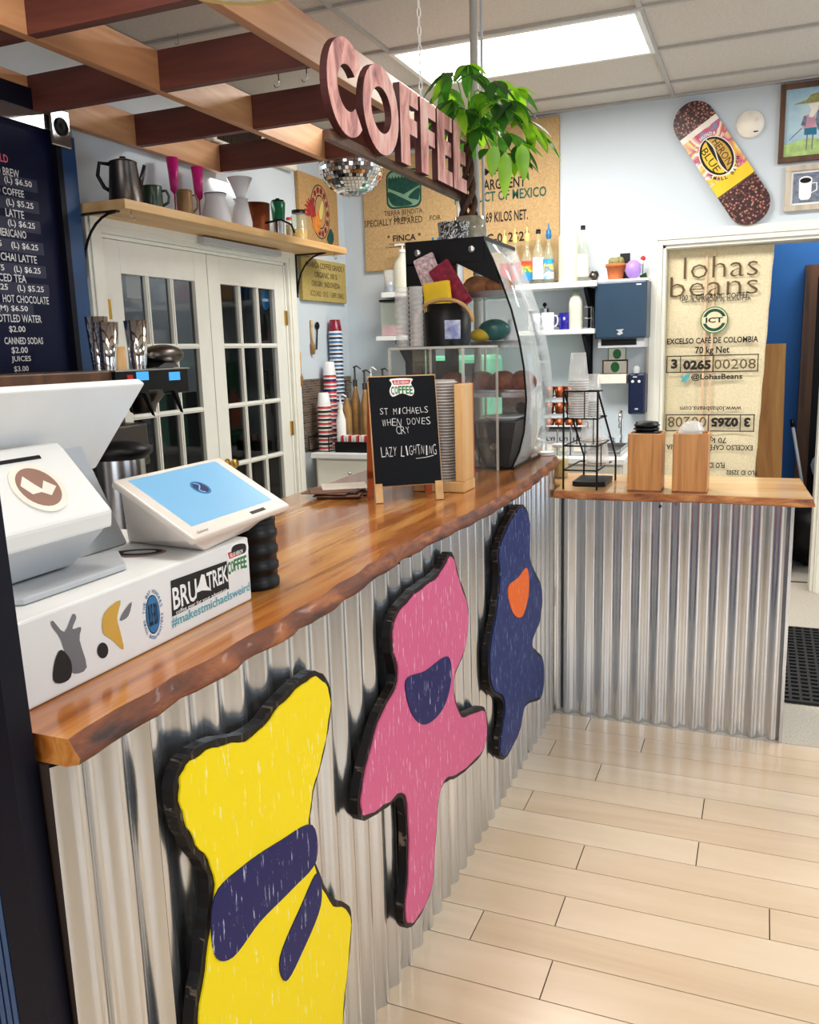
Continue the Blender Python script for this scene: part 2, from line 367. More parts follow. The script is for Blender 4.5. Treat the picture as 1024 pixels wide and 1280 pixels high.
    def ball(s, c, r, mt, n=16, m=10, sc=(1, 1, 1), jit=0):
        v = []; f = []; c = Vector(c)
        for j in range(m+1):
            t = PI*j/m
            for i in range(n):
                k = 1+random.uniform(-jit, jit) if 0 < j < m else 1
                v.append(c+Vector((math.sin(t)*math.cos(2*PI*i/n)*sc[0], math.sin(t)*math.sin(2*PI*i/n)*sc[1], math.cos(t)*sc[2]))*r*k)
        for j in range(m): f += [(j*n+i, (j+1)*n+i, (j+1)*n+(i+1) % n, j*n+(i+1) % n) for i in range(n)]
        return s.add(v, f, mt, True)
    def hull(s, pts, mt):
        bm = bmesh.new(); [bm.verts.new(p) for p in pts]
        r = bmesh.ops.convex_hull(bm, input=bm.verts); bmesh.ops.delete(bm, geom=[g for g in r['geom_interior'] if isinstance(g, bmesh.types.BMVert)], context='VERTS')
        bmesh.ops.dissolve_limit(bm, angle_limit=.03, verts=bm.verts, edges=bm.edges); bmesh.ops.recalc_face_normals(bm, faces=bm.faces)
        bm.verts.index_update(); v = [x.co.copy() for x in bm.verts]; f = [tuple(x.index for x in q.verts) for q in bm.faces]; bm.free()
        return s.add(v, f, mt)
    def build(s, name, parent=None, bevel=0, solid=0, label=None, keep=False):
        if parent is None:
            if keep: o0 = Vector((0, 0, 0))
            else:
                xs = [p.x for p in s.v]; ys = [p.y for p in s.v]; zs = [p.z for p in s.v]
                o0 = Vector(((min(xs)+max(xs))/2, (min(ys)+max(ys))/2, min(zs)))
            Mi = Matrix.Translation(-o0)
        else:
            r = parent
            while r.parent: r = r.parent
            o0 = Vector((0, 0, 0)); Mi = (Matrix.Translation(r.location) @ r.rotation_euler.to_matrix().to_4x4()).inverted()
        me = bpy.data.meshes.new(name); me.from_pydata([Mi @ p for p in s.v], [], s.f)
        for mt in s.mats: me.materials.append(mt)
        me.polygons.foreach_set('material_index', s.mi); me.polygons.foreach_set('use_smooth', s.sm); me.update()
        o = bpy.data.objects.new(name, me); COL.objects.link(o)
        if parent is None: o.location = o0
        else: o.parent = parent
        if solid: md = o.modifiers.new('solid', 'SOLIDIFY'); md.thickness = solid; md.offset = 0
        if bevel: md = o.modifiers.new('bevel', 'BEVEL'); md.width = bevel; md.segments = 2; md.limit_method = 'ANGLE'; md.angle_limit = .6
        if label: o['label'] = label
        return o
def thing(name, label, cat, loc=(0, 0, 0), rz=0, group=None):
    o = bpy.data.objects.new(name, None); COL.objects.link(o); o.location = loc; o.rotation_euler = (0, 0, rz); o.empty_display_size = .05
    o['label'] = label; o['category'] = cat
    if group: o['group'] = group
    return o
def tag(o, label, cat, group=None, kind=None):
    o['label'] = label; o['category'] = cat
    if group: o['group'] = group
    if kind: o['kind'] = kind
    return o
def struct(mb, name, parent=None, **k):
    o = mb.build(name, parent, **k)
    if parent is None: o['kind'] = 'structure'
    return o
def dup(o, loc, rz=0, label=None):
    def cp(a, par):
        c = a.copy(); COL.objects.link(c); c.parent = par
        for ch in a.children: cp(ch, c)
        return c
    c = cp(o, None); c.location = loc; c.rotation_euler = (0, 0, rz)
    if label: c['label'] = label
    return c

# ================================================================== SETTING
XL, YB, XR, YF = -2.833, 5.77, 2.75, -2.55      # left wall, back wall, right wall, front wall
# floor of planks
fl = MB(); fl.box(-4.8, 2.9, -2.7, 3.462, -.05, -.004, 'gap')
joint = {0: -.44, 1: -.667, 2: -.465, 3: .08, 4: -.463, 5: -.126, 6: .52, 7: -.127, 8: -.506, 9: -.712, 10: -.38, 11: .6}
y = 1.80; ys = [1.80, 1.946, 2.079, 2.219, 2.358, 2.498, 2.637, 2.78, 2.922, 3.061, 3.203, 3.333, 3.462]
rows = [(ys[i], ys[i+1], joint[i]) for i in range(12)]
k = 0; yy = 1.80
while yy > -2.6: rows.append((yy-.139, yy, random.uniform(-.6, .6))); yy -= .139
g = .0016
for i, (a, b, j) in enumerate(rows):
    x = j-1.22*4
    while x < 2.75:
        x0, x1 = max(x, -4.7), min(x+1.22, 2.75)
        if x1 > x0: fl.box(x0+g, x1-g, a+g, b-g, -.02, 0, M['planka'][random.randrange(3)])
        x += 1.22
struct(fl, 'floor', keep=True)
fc = MB(); fc.box(-4.8, 2.9, 3.464, 8.9, -.05, 0, 'concrete'); struct(fc, 'floor_back', keep=True)
th = MB(); th.box(-.59, .39, 5.985, 6.0, .0, .004, 'gap'); struct(th, 'trim_3', keep=True)
# ceiling with grid
ce = MB(); ce.box(-4.8, 2.9, -2.7, 8.9, CEIL+.012, CEIL+.06, 'ctile')
yy = 4.24-.61*11
while yy < 5.8: ce.box(-2.83, 2.75, yy-.012, yy+.012, CEIL-.002, CEIL+.014, 'tbar'); yy += .61
for i in range(-3, 4): ce.box(-.58+1.22*i-.012, -.58+1.22*i+.012, -2.55, 5.77, CEIL-.001, CEIL+.013, 'tbar')
ce.box(-2.83, 2.75, 5.74, 5.77, CEIL-.003, CEIL+.01, 'tbar'); ce.box(-2.833, -2.80, -2.5, 5.77, CEIL-.003, CEIL+.01, 'tbar')
struct(ce, 'ceiling', keep=True)
# walls
DX0, DX1, DZ = -.618, .345, 2.17                # doorway in the back wall
wb = MB(); wb.box(-2.95, DX0, YB, 5.98, 0, 3.05, 'wall'); wb.box(DX1, 2.9, YB, 5.98, 0, 3.05, 'wall'); wb.box(DX0, DX1, YB, 5.98, DZ, 3.05, 'wall')
struct(wb, 'wall_back', keep=True)
DY0, DY1, DH = 3.235, 4.90, 2.135               # french doors in the left wall
wl = MB(); wl.box(-2.95, XL, -2.7, .9, 0, 3.05, 'taupe'); wl.box(-2.95, XL, .9, DY0, 0, 3.05, 'wall'); wl.box(-2.95, XL, DY1, 5.77, 0, 3.05, 'wall'); wl.box(-2.95, XL, DY0, DY1, DH, 3.05, 'wall')
struct(wl, 'wall_left', keep=True)
bs = MB(); bs.box(XL, XL+.008, 5.035, 5.768, .92, 1.40, 'mosaic'); struct(bs, 'trim_4', keep=True)
wr = MB(); a0, a1, b0, b1 = -.4, 2.2, .65, 2.35; c0, c1 = 3.35, 5.6
for q_ in ((-2.7, a0, 0, 3.05), (a1, c0, 0, 3.05), (c1, 5.9, 0, 3.05), (a0, a1, 0, b0), (a0, a1, b1, 3.05), (c0, c1, 0, .25), (c0, c1, b1, 3.05)): wr.box(XR, XR+.12, *q_, 'taupe')
struct(wr, 'wall_right', keep=True)
wi = MB()
for yy in (a0, (a0+a1)/2-.03, a1-.06): wi.box(XR-.01, XR+.06, yy, yy+.06, b0, b1, 'trim')
for zz in (b0, b1-.06): wi.box(XR-.01, XR+.06, a0, a1, zz, zz+.06, 'trim')
struct(wi, 'window_1', keep=True)
wi = MB()
for yy in (c0, (c0+c1)/2-.03, c1-.06): wi.box(XR-.01, XR+.06, yy, yy+.06, .25, b1, 'trim')
for zz in (.25, b1-.06): wi.box(XR-.01, XR+.06, c0, c1, zz, zz+.06, 'trim')
struct(wi, 'added_window', keep=True)  # unseen window added so the counter metal reflects bluish light
wf = MB(); a0, a1, b0, b1 = -1.8, 1.1, .55, 2.45
wf.box(-2.95, a0, YF-.12, YF, 0, 3.05, 'taupe'); wf.box(a1, 2.9, YF-.12, YF, 0, 3.05, 'taupe'); wf.box(a0, a1, YF-.12, YF, 0, b0, 'taupe'); wf.box(a0, a1, YF-.12, YF, b1, 3.05, 'taupe')
struct(wf, 'wall_front', keep=True)
wi = MB()
for xx in (a0, -.85, .12, a1-.06): wi.box(xx, xx+.06, YF-.06, YF+.01, b0, b1, 'trim')
for zz in (b0, b1-.06): wi.box(a0, a1, YF-.06, YF+.01, zz, zz+.06, 'trim')
struct(wi, 'window_2', keep=True)
# rooms beyond the doorway and behind the french doors
br = MB(); br.box(-1.4, 1.9, 7.45, 7.6, 0, 3.05, 'bluewall'); br.box(-1.5, -1.4, 5.98, 7.6, 0, 3.05, 'bluewall'); br.box(1.8, 1.9, 5.98, 7.6, 0, 3.05, 'wall')
struct(br, 'wall_back_room', keep=True)
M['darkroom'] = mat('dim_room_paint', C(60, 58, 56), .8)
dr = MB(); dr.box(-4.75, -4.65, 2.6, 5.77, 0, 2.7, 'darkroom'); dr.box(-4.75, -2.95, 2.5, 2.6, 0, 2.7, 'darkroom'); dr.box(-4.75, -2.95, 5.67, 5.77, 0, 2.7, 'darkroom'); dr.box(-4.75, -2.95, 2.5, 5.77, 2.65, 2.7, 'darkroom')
struct(dr, 'wall_storeroom', keep=True)
# doorway casing
t = MB(); F = FB(0, YB, 0)
for (x0, x1) in ((DX0-.085, DX0), (DX1, DX1+.085)):
    t.fbox(F, x0, x1, 0, DZ+.085, 0, .018, 'trim'); t.fbox(F, x0+.012, x1-.03, 0, DZ+.07, .018, .026, 'trim')
t.fbox(F, DX0, DX1, DZ, DZ+.085, 0, .018, 'trim'); t.fbox(F, DX0-.07, DX1+.07, DZ+.03, DZ+.073, .018, .027, 'trim')
t.box(DX0, DX0+.02, YB, 5.98, 0, DZ, 'trim'); t.box(DX1-.02, DX1, YB, 5.98, 0, DZ, 'trim'); t.box(DX0, DX1, YB, 5.98, DZ-.02, DZ, 'trim')
struct(t, 'trim_2', keep=True, bevel=.003)
# french door casing
t = MB(); F = FL(XL, 0, 0)
for (y0, y1) in ((DY0-.10, DY0), (DY1, DY1+.10)):
    t.fbox(F, y0, y1, 0, DH+.10, 0, .02, 'trim'); t.fbox(F, y0+.02, y1-.03, 0, DH+.08, .02, .028, 'trim')
t.fbox(F, DY0, DY1, DH, DH+.10, 0, .02, 'trim'); t.fbox(F, DY0-.08, DY1+.08, DH+.03, DH+.085, .02, .03, 'trim')
t.box(XL-.11, XL, DY0-.001, DY0+.018, 0, DH, 'trim'); t.box(XL-.11, XL, DY1-.018, DY1+.001, 0, DH, 'trim'); t.box(XL-.11, XL, DY0, DY1, DH-.018, DH, 'trim')
struct(t, 'trim_1', keep=True, bevel=.003)
# french doors
def french(name, y0, y1, knob, hinge_y):
    root = bpy.data.objects.new(name, None); COL.objects.link(root); root.location = (XL, (y0+y1)/2, 0); root['kind'] = 'structure'
    F = FL(XL-.045, 0, 0); d = MB(); st = .115; p0, p1, q0, q1 = y0+st, y1-st, .26, 2.0-.0
    q1 = 1.965
    d.fbox(F, y0, p0, .01, 2.115, 0, .04, 'door'); d.fbox(F, p1, y1, .01, 2.115, 0, .04, 'door')
    d.fbox(F, p0, p1, .01, q0, 0, .04, 'door'); d.fbox(F, p0, p1, q1, 2.115, 0, .04, 'door')
    nr, nc = 5, 3
    for i in range(1, nc): yy = p0+(p1-p0)*i/nc; d.fbox(F, yy-.013, yy+.013, q0, q1, .005, .036, 'door'); d.fbox(F, yy-.005, yy+.005, q0, q1, .036, .041, 'door')
    for j in range(1, nr): zz = q0+(q1-q0)*j/nr; d.fbox(F, p0, p1, zz-.013, zz+.013, .005, .037, 'door'); d.fbox(F, p0, p1, zz-.005, zz+.005, .037, .042, 'door')
    df = d.build('door_frame', root, bevel=.002)
    gl = MB(); gl.fbox(F, p0, p1, q0, q1, .014, .018, 'pane'); gl.build('glass_panes', df)
    for zz in (.3, 1.05, 1.75): h = MB(); h.fbox(F, hinge_y-.012, hinge_y+.012, zz, zz+.09, .03, .052, 'brass'); h.build('hinge', df)
    if knob is not None:
        kb = MB(); kb.lathe([(.028, 0), (.028, .006), (.010, .012), (.010, .03), (.026, .042), (.030, .056), (.022, .068), (0, .07)], F(knob, .96, .04), 'brass', 18, (1, 0, 0)); kb.build('door_handle', df)
    return root
french('door_1', DY0+.02, 4.062, None, DY0+.022)
french('door_2', 4.068, DY1-.02, 4.128, DY1-.022)

# ceiling troffers: the first in view, its copies added unseen
def troffer(cx, cy, label):
    r = thing('ceiling_light', label, 'light', (cx, cy, CEIL-.01), group='fluorescent ceiling panels')
    f = MB(); x0, x1, y0, y1 = cx-.61, cx+.61, cy-.305, cy+.305; z0, z1 = CEIL-.012, CEIL+.01
    for b in ((x0, x1, y0, y0+.025), (x0, x1, y1-.025, y1), (x0, x0+.025, y0+.025, y1-.025), (x1-.025, x1, y0+.025, y1-.025)): f.box(*b, z0, z1, 'white')
    f.build('frame', r)
    d = MB(); d.box(x0+.025, x1-.025, y0+.025, y1-.025, CEIL-.004, CEIL+.004, 'lamp'); d.build('diffuser', r); return r
tl = troffer(-1.19, 4.545, 'lit rectangular fluorescent panel in the tiled ceiling above the counters')
for x, y, lb in ((1.25, 4.545, 'added unseen fluorescent ceiling panel beyond the right edge of view, near the doorway'), (-1.19, 1.495, 'added unseen fluorescent ceiling panel above the timber lattice, overhead left'), (1.25, 1.495, 'added unseen fluorescent ceiling panel overhead to the right of the camera'), (-1.19, -1.0, 'added unseen fluorescent ceiling panel behind the camera')):
    dup(tl, (x, y, CEIL-.01), 0, lb)  # copies added out of view for their light

# timber lattice
def beam(x0, x1, y0, y1, mt, label):
    b = MB(); b.box(x0, x1, y0, y1, 2.55, 2.69, mt); return tag(b.build('timber_beam', bevel=.002), label, 'beam', 'beams of the ceiling lattice')
for x, lb in ((-2.80, 'long stained timber beam running along the left wall above the wall shelf'), (-2.16, 'middle long stained timber beam of the ceiling lattice'), (-1.50, 'long pale timber beam of the lattice nearest the hanging letter sign')):
    beam(x-.02, x+.02, .5, 4.21, 'beam', lb)
XS = ((-2.78, -2.18), (-2.14, -1.52))
names = {1.59: 'nearest and mostly out of frame', 2.23: 'crossing the top left corner', 2.865: 'passing just above the corner speaker', 3.505: 'third row from the back', 4.19: 'farthest row, in front of the mirror ball'}
names[3.505] = 'second row from the back'
for yy, nm in names.items():
    for i, (a, b) in enumerate(XS):
        beam(a, b, yy-.02, yy+.02, 'beamx', 'dark red-brown cross beam of the lattice, %s, %s half' % (nm, ('wall-side', 'counter-side')[i]))
hk = []
for k, (px, py) in enumerate(((222, 42), (527, 100), (348, 92), (383, 85))):
    p = pt(px, py, z=2.55) if k > 1 else pt(px, py, z=CEIL)
    h = MB(); z0 = 2.55 if k > 1 else CEIL
    if k == 1: continue
    h.tube([(p.x, p.y, z0), (p.x, p.y, z0-.03)]+[(p.x+.010*math.cos(a)-.010, p.y, z0-.035+.010*math.sin(a)) for a in [0, -.7, -1.5, -2.3, -3.1]], .0022, 'steel', 6)
    tag(h.build('ceiling_hook'), ['small metal hook hanging from the ceiling tile above the lattice', '', 'small screw hook under the outer long beam, left one', 'small screw hook under the outer long beam, beside the hanging letter C'][k], 'hook', 'metal hooks overhead')
# pendant lamp rim at the top edge
LX, LY, LZ = -1.275, 2.03, 2.50
lp = thing('pendant_lamp', 'round cream pendant lamp cut by the top edge of the photo', 'lamp', (LX, LY, LZ))
s = MB(); s.lathe([(.185, 0), (.19, .006), (.188, .018), (.12, .06), (.05, .08), (.02, .09)], (LX, LY, LZ), 'paley', 40); s.lathe([(.15, -.004), (.15, .002)], (LX, LY, LZ), 'scream', 36); s.build('lamp_shade', lp)
s = MB(); s.cyl((LX, LY, LZ+.085), (LX, LY, CEIL), .004, 'black', 8); s.build('cord', lp)

# ================================================================== COUNTERS
T1, T2 = 1.105, .985
PITCH = .0747
def corr(F, a0, a1, z0, z1, mt='galv', amp=.0085):
    m = MB(); n = int((a1-a0)/PITCH*10); v = []
    for i in range(n+1):
        a = a0+(a1-a0)*i/n; ph = 2*PI*a/PITCH
        c = amp*math.tanh(1.15*math.sin(ph))/math.tanh(1.15)
        v += [F(a, z0, c), F(a, z1, c)]
    m.add(v, [(2*i, 2*i+2, 2*i+3, 2*i+1) for i in range(n)], mt, True); return m
cf = thing('counter_front', 'long service counter faced in vertical corrugated metal, under the main slab', 'counter', (-.79, 2.1, 0))
F = FL(-.788, 0, 0)
for i, (a, b) in enumerate(((  .735, .905), (.9065, 1.765), (1.7665, 2.62), (2.6215, 3.465))):
    corr(Fr((-.788-.0012*(i % 2), 0, 0), (0, 1, 0), (0, 0, 1)), a, b, .0, 1.0675).build('corrugated_sheet', cf)
b = MB(); b.box(-1.38, -.802, .74, 3.56, 0, 1.0675, 'gap'); b.build('carcass', cf)
c2 = thing('side_counter_front', 'short return counter faced in vertical corrugated metal with free right end', 'counter', (-.33, 3.5, 0))
corr(FB(0, 3.478, 0), -.778, .125, 0, .953).build('corrugated_sheet', c2)
b = MB(); b.box(-.776, .118, 3.492, 3.90, 0, .953, 'offwhite'); b.build('carcass', c2)
b = MB(); b.box(.118, .130, 3.462, 3.905, 0, .953, 'steel'); b.build('end_trim', c2)
b = MB(); b.lathe([(.006, 0), (.006, .012), (0, .014)], (pt(825, 648, y=3.466).x, 3.468, .93), 'dsteel', 10, (0, -1, 0)); b.build('screw', c2)
def slab(front, back, z0, z1, top, bark, F=None, n=4):
    """live-edge slab: front = list of (x, y) along the live edge, back = the straight far edge"""
    m = MB(); N = len(front); prof = [(0, 1), (.004, .9), (.010, .62), (.018, .35), (.014, .12), (-.004, 0)]
    v = []
    for i, (x, y) in enumerate(front):
        d = Vector(front[min(i+1, N-1)])-Vector(front[max(i-1, 0)]); nrm = Vector((d.y, -d.x)).normalized()
        w1 = random.uniform(-.003, .003)
        for j, (o, h) in enumerate(prof):
            o2 = o+(w1 if j else 0)+(random.uniform(-.0012, .0012) if 0 < j < 5 else 0)
            v.append((x+nrm.x*o2, y+nrm.y*o2, z0+(z1-z0)*h))
    K = len(prof)
    m.add(v, [(i*K+j, i*K+j+1, (i+1)*K+j+1, (i+1)*K+j) for i in range(N-1) for j in range(K-1)], bark, True)
    top_ring = [v[i*K] for i in range(N)]; bot = [v[i*K+K-1] for i in range(N)]
    m.add([*top_ring, *[(x, y, z1) for x, y in back]], [tuple(range(N+len(back)))], top)
    m.add([*bot, *[(x, y, z0) for x, y in back]], [tuple(reversed(range(N+len(back))))], top)
    for a, b_ in ((v[(N-1)*K:], back[0]), (list(reversed(v[:K])), back[-1])):
        m.add([*a, (b_[0], b_[1], z0) if a[-1][2] < a[0][2] else (b_[0], b_[1], z1), (b_[0], b_[1], z1) if a[-1][2] < a[0][2] else (b_[0], b_[1], z0)], [tuple(range(K+2))], top)
    bk = [*back]
    for i in range(len(bk)-1):
        (x0, y0), (x1, y1) = bk[i], bk[i+1]; m.add([(x0, y0, z0), (x1, y1, z0), (x1, y1, z1), (x0, y0, z1)], [(0, 1, 2, 3)], top)
    return m
edge = [(.745, -.772), (.90, -.778), (1.02, -.772), (1.12, -.772), (1.33, -.768), (1.55, -.776), (1.80, -.790), (2.1, -.778), (2.36, -.758), (2.65, -.752), (2.95, -.764), (3.2, -.778), (3.45, -.79), (3.62, -.812)]
fr_ = []
for i in range(len(edge)-1):
    (y0, x0), (y1, x1) = edge[i], edge[i+1]; k = max(2, int((y1-y0)/.03))
    for j in range(k): fr_.append((x0+(x1-x0)*j/k+.003*math.sin(37*(y0+(y1-y0)*j/k))+random.uniform(-.0015, .0015), y0+(y1-y0)*j/k))
fr_.append((-.812, 3.62)); fr_.append((-.86, 3.70)); fr_.append((-.93, 3.74))
tag(slab(fr_, [(-1.36, 3.74), (-1.445, 3.3), (-1.43, 2.3), (-1.44, .745)], 1.068, T1, 'slab', 'bark').build('live_edge_countertop'), 'long glossy orange-brown live-edge slab on top of the main counter', 'countertop')
fr_ = []
for i in range(34):
    a = i/33; x = -.775+.97*a; fr_.append((x, 3.428-.012*math.sin(a*7)+random.uniform(-.002, .002)))
fr_[-1] = (.19, 3.435)
tag(slab(fr_, [(.162, 3.955), (-.95, 3.94), (-.95, 3.575), (-.779, 3.575)], .953, T2, 'slabx', 'barkx').build('live_edge_countertop'), 'shorter pale varnished live-edge slab on the return counter holding bamboo boxes', 'countertop')

# abstract painted plywood cut-outs on the counter face
def cutout(px, navy, paint, accent, label):
    X = -.752; F = Fr((X, 0, 0), (0, 1, 0), (0, 0, 1))
    q = lambda P: [(lambda v: (v.y, v.z))(pt(a, b, x=X)) for a, b in P]
    out = smooth2(q(px), 6)
    ar = sum(out[i][0]*out[(i+1) % len(out)][1]-out[(i+1) % len(out)][0]*out[i][1] for i in range(len(out)))
    if ar < 0: out = out[::-1]
    n = len(out); ins = []
    for i in range(n):
        d = Vector(out[(i+1) % n])-Vector(out[i-1]); nr = Vector((-d.y, d.x)).normalized(); o = Vector(out[i])+nr*(.012+.002*math.sin(i*1.7)); ins.append((o.x, o.y))
    yc = sum(p[0] for p in out)/n
    r = thing('painted_cutout', label, 'wall decoration', (X, yc, min(p[1] for p in out)), group='painted plywood cut-outs on the counter')
    b = MB(); rag = [(a+random.uniform(-.0015, .0015), c+random.uniform(-.0015, .0015)) for a, c in out]; b.prism(F, rag, -.016, .004, 'edgeblk'); b.build('plywood_body', r)
    f = MB(); f.prism(F, ins, .004, .0075, paint); f.build('painted_face', r)
    for P in navy:
        a = MB(); a.prism(F, smooth2(q(P), 5), .0075, .0095, accent); a.build('painted_patch', r)
M['edgeblk'] = painted_worn('worn_black_edge', C(20, 15, 14), C(120, 104, 90), .06)
M['py'] = painted_worn('worn_yellow_paint', C(250, 222, 10), C(248, 240, 170), .02)
M['pp'] = painted_worn('worn_pink_paint', C(212, 96, 138), C(240, 190, 205), .05)
M['pb'] = painted_worn('worn_blue_paint', C(24, 42, 102), C(150, 165, 200), .05)
M['pn'] = painted_worn('worn_navy_paint', C(20, 24, 88), C(190, 195, 215), .03)
M['po'] = painted_worn('worn_orange_paint', C(238, 106, 30), C(240, 190, 150), .03)
cutout([(214, 1005), (222, 955), (262, 925), (312, 912), (352, 868), (392, 838), (412, 868), (404, 935), (388, 1000), (388, 1060), (410, 1118), (437, 1140), (430, 1240), (418, 1340), (380, 1430), (310, 1470), (255, 1420), (238, 1300), (252, 1180), (258, 1100), (232, 1056)],
       [[(262, 1120), (300, 1080), (345, 1050), (385, 1030), (390, 1075), (360, 1110), (320, 1150), (285, 1195), (262, 1190)], [(345, 1195), (372, 1130), (392, 1090), (396, 1130), (372, 1190), (352, 1225)]], 'py', 'pn', 'abstract freeform yellow plywood cut-out with navy bands, nearest on the counter face')
cutout([(490, 770), (515, 738), (545, 715), (562, 690), (572, 720), (584, 762), (580, 810), (566, 850), (575, 890), (604, 885), (604, 935), (575, 968), (550, 985), (543, 1050), (538, 1110), (516, 1155), (502, 1150), (506, 1080), (502, 1000), (480, 1010), (450, 1025), (447, 985), (468, 900), (492, 850), (486, 810)],
       [[(503, 850), (528, 838), (556, 820), (560, 850), (550, 885), (528, 905), (510, 890)]], 'pp', 'pn', 'abstract freeform pink plywood cut-out with a navy patch, middle of the counter face')
cutout([(620, 690), (632, 655), (650, 630), (661, 650), (662, 700), (676, 735), (674, 775), (664, 805), (678, 825), (676, 870), (656, 882), (648, 915), (630, 948), (622, 935), (628, 880), (612, 862), (609, 815), (618, 760), (622, 720)],
       [[(632, 735), (645, 722), (656, 710), (658, 740), (650, 770), (638, 765)]], 'pb', 'po', 'abstract freeform dark blue plywood cut-out with an orange patch, farthest on the counter face')

# navy post at the left edge and the perforated panel beside it
r = thing('container_post', 'dark navy steel post at the left edge, in front of the counter end', 'post', (-.87, .72, 0))
b = MB(); b.hull([(x_, y_, 0) for x_ in (-.840, -.791) for y_ in (.70, .735)]+[(x_, y_, 1.75) for x_ in (-.885, -.832) for y_ in (.70, .735)], 'navyblk'); b.build('post_body', r)
for i in range(4):
    b = MB(); b.hull([(-.851-.0118*i+dx, .700+dy, 0) for dx in (0, .0085) for dy in (0, .030)]+[(-.896-.0118*i+dx, .700+dy, 1.75) for dx in (0, .0085) for dy in (0, .030)], 'ribblue'); b.build('rib', r)
b = MB(); b.hull([(-.889+dx, .712+dy, 0) for dx in (0, .049) for dy in (0, .018)]+[(-.934+dx, .712+dy, 1.75) for dx in (0, .049) for dy in (0, .018)], 'navyblk'); b.build('rib_backing', r)
b = MB(); F = FB(0, .72, 0); b.fbox(F, -1.35, -.895, 0, 1.03, -.012, 0, 'wgrey')
for i in range(9):
    for j in range(12): b.fbox(F, -1.33+i*.049, -1.316+i*.049, .10+j*.055, .116+j*.055, .0, .0015, 'gap')
tag(b.build('perforated_panel'), 'grey perforated panel low in the left corner, left of the navy post', 'panel')

# menu board on the left wall
XM = XL+.03
r = thing('menu_board', 'large navy drink menu board with chalk-style prices on the left wall', 'sign', (XM, 2.2, 1.3))
Fm = FL(XM, 0, 0)
b = MB(); b.fbox(Fm, 1.45, 2.97, 1.30, 2.62, -.028, 0, 'board'); b.build('panel', r)
b = MB(); b.fbox(Fm, 2.97, 3.07, 1.30, 2.50, -.028, .03, 'teal'); b.fbox(Fm, 2.955, 2.985, 1.3, 2.50, .0, .034, 'navyblk'); b.build('frame', r)
b = MB(); b.fbox(Fm, 1.45, 3.0, 2.50, 2.56, 0, .035, 'steel'); b.fbox(Fm, 1.45, 2.9, 2.56, 2.64, 0, .04, 'navyblk'); b.build('beam_and_highlight', r)  # steel box stands for a highlight on the wall; navy box is the beam
def mp(px, py): v = pt(px, py, x=XM+.002); return v.y, v.z
tx = MB()
def ml(s, xr, yc, hpx, mt='chalk', tab=None, bold=.012, cw=.62):
    yr, z = mp(xr, yc); h = hpx*.0030*.93; wd = len(s)*h*cw
    if tab: tx.fbox(Fm, yr-wd-.02, yr+.03, z-h*.8, z+h*.8, .0, .0008, 'tab')
    tx.text(Fm, s, yr-wd, yr, z-h/2, z+h/2, mt, .0015, bold)
M['tab'] = mat('faint_price_strip', C(34, 36, 66), .6)
for s, xr, yc, hp, mt, tb in (('NITRO / COLD', 10, 199, 11, 'pinkchalk', 0), ('NITRO COLD BREW', 24, 218, 11, 'chalk', 0), ('(M) $5.75    (L) $6.50', 40, 232, 11, 'wtext', 1), ('ICED COFFEE', 30, 243, 10, 'chalk', 0), ('(M) $4.50    (L) $5.25', 42, 259, 11, 'wtext', 1), ('LATTE', 30, 269, 11, 'chalk', 0),
        ('(M) $5.75    (L) $6.25', 44, 284, 11, 'wtext', 1), ('AMERICANO', 33, 294, 11, 'chalk', 0), ('(M) $5.25    (L) $6.25', 48, 311, 11, 'wtext', 1), ('CHAI LATTE', 46, 325, 11, 'chalk', 0), ('(M) $5.75    (L) $6.25', 51, 340, 11, 'wtext', 1), ('ICED TEA', 33, 349, 11, 'chalk', 0), ('(M) $4.25    (L) $5.25', 55, 363, 11, 'wtext', 1),
        ('HOT CHOCOLATE', 61, 376, 11, 'chalk', 0), ('(M) $6.50', 35, 387, 10, 'wtext', 1), ('BOTTLED WATER', 52, 399, 11, 'chalk', 0), ('$2.00', 32, 412, 10, 'chalk', 0), ('CANNED SODAS', 54, 426, 10, 'chalk', 0), ('$2.00', 35, 438, 10, 'chalk', 0), ('JUICES', 39, 449, 10, 'chalk', 0), ('$3.00', 36, 461, 9, 'chalk', 0)):
    ml(s, xr, yc, hp, mt, tb, cw=.60 if len(s) < 18 else .50)
tx.build('menu_text', r)
y0, z0 = mp(66, 158)
r = thing('corner_speaker', 'small silver plate with a round black speaker at the top corner of the menu board', 'speaker', (XM, y0, z0))
b = MB(); F = FL(XM+.043, y0, z0); b.fbox(F, -.065, .045, -.09, .06, 0, .012, 'steel'); b.build('plate', r, bevel=.006)
b = MB(); b.lathe([(.036, 0), (.036, .006), (.028, .010), (.024, .004), (.012, .004), (.010, .010), (0, .010)], F(-.01, -.01, .012), 'black', 28, (1, 0, 0)); b.build('speaker_cone', r)
cb = MB(); P = [pt(*q, x=XL+.012) for q in ((85, 150), (90, 170), (92, 200), (96, 240), (98, 280), (103, 320), (108, 370), (112, 420), (116, 470))]; cb.tube([(XL+.008+.003*(i % 2), p.y, p.z) for i, p in enumerate(P)], .006, 'wgrey', 8)
tag(cb.build('wall_cable'), 'pale grey cable running down the wall between menu board and french doors', 'cable')
# air return high on the left wall
r = thing('air_conditioner', 'beige slatted air unit high on the left wall, seen through the lattice', 'air conditioner', (XL+.04, 4.55, 2.70))
b = MB(); b.fbox(FL(XL, 0, 0), 4.12, 5.02, 2.70, 2.88, .001, .06, 'scream'); b.build('housing', r, bevel=.01)
b = MB()
for i in range(24): b.fbox(FL(XL+.06, 0, 0), 4.15+i*.019, 4.161+i*.019, 2.715, 2.865, 0, .006, 'gap')
b.build('grille', r)

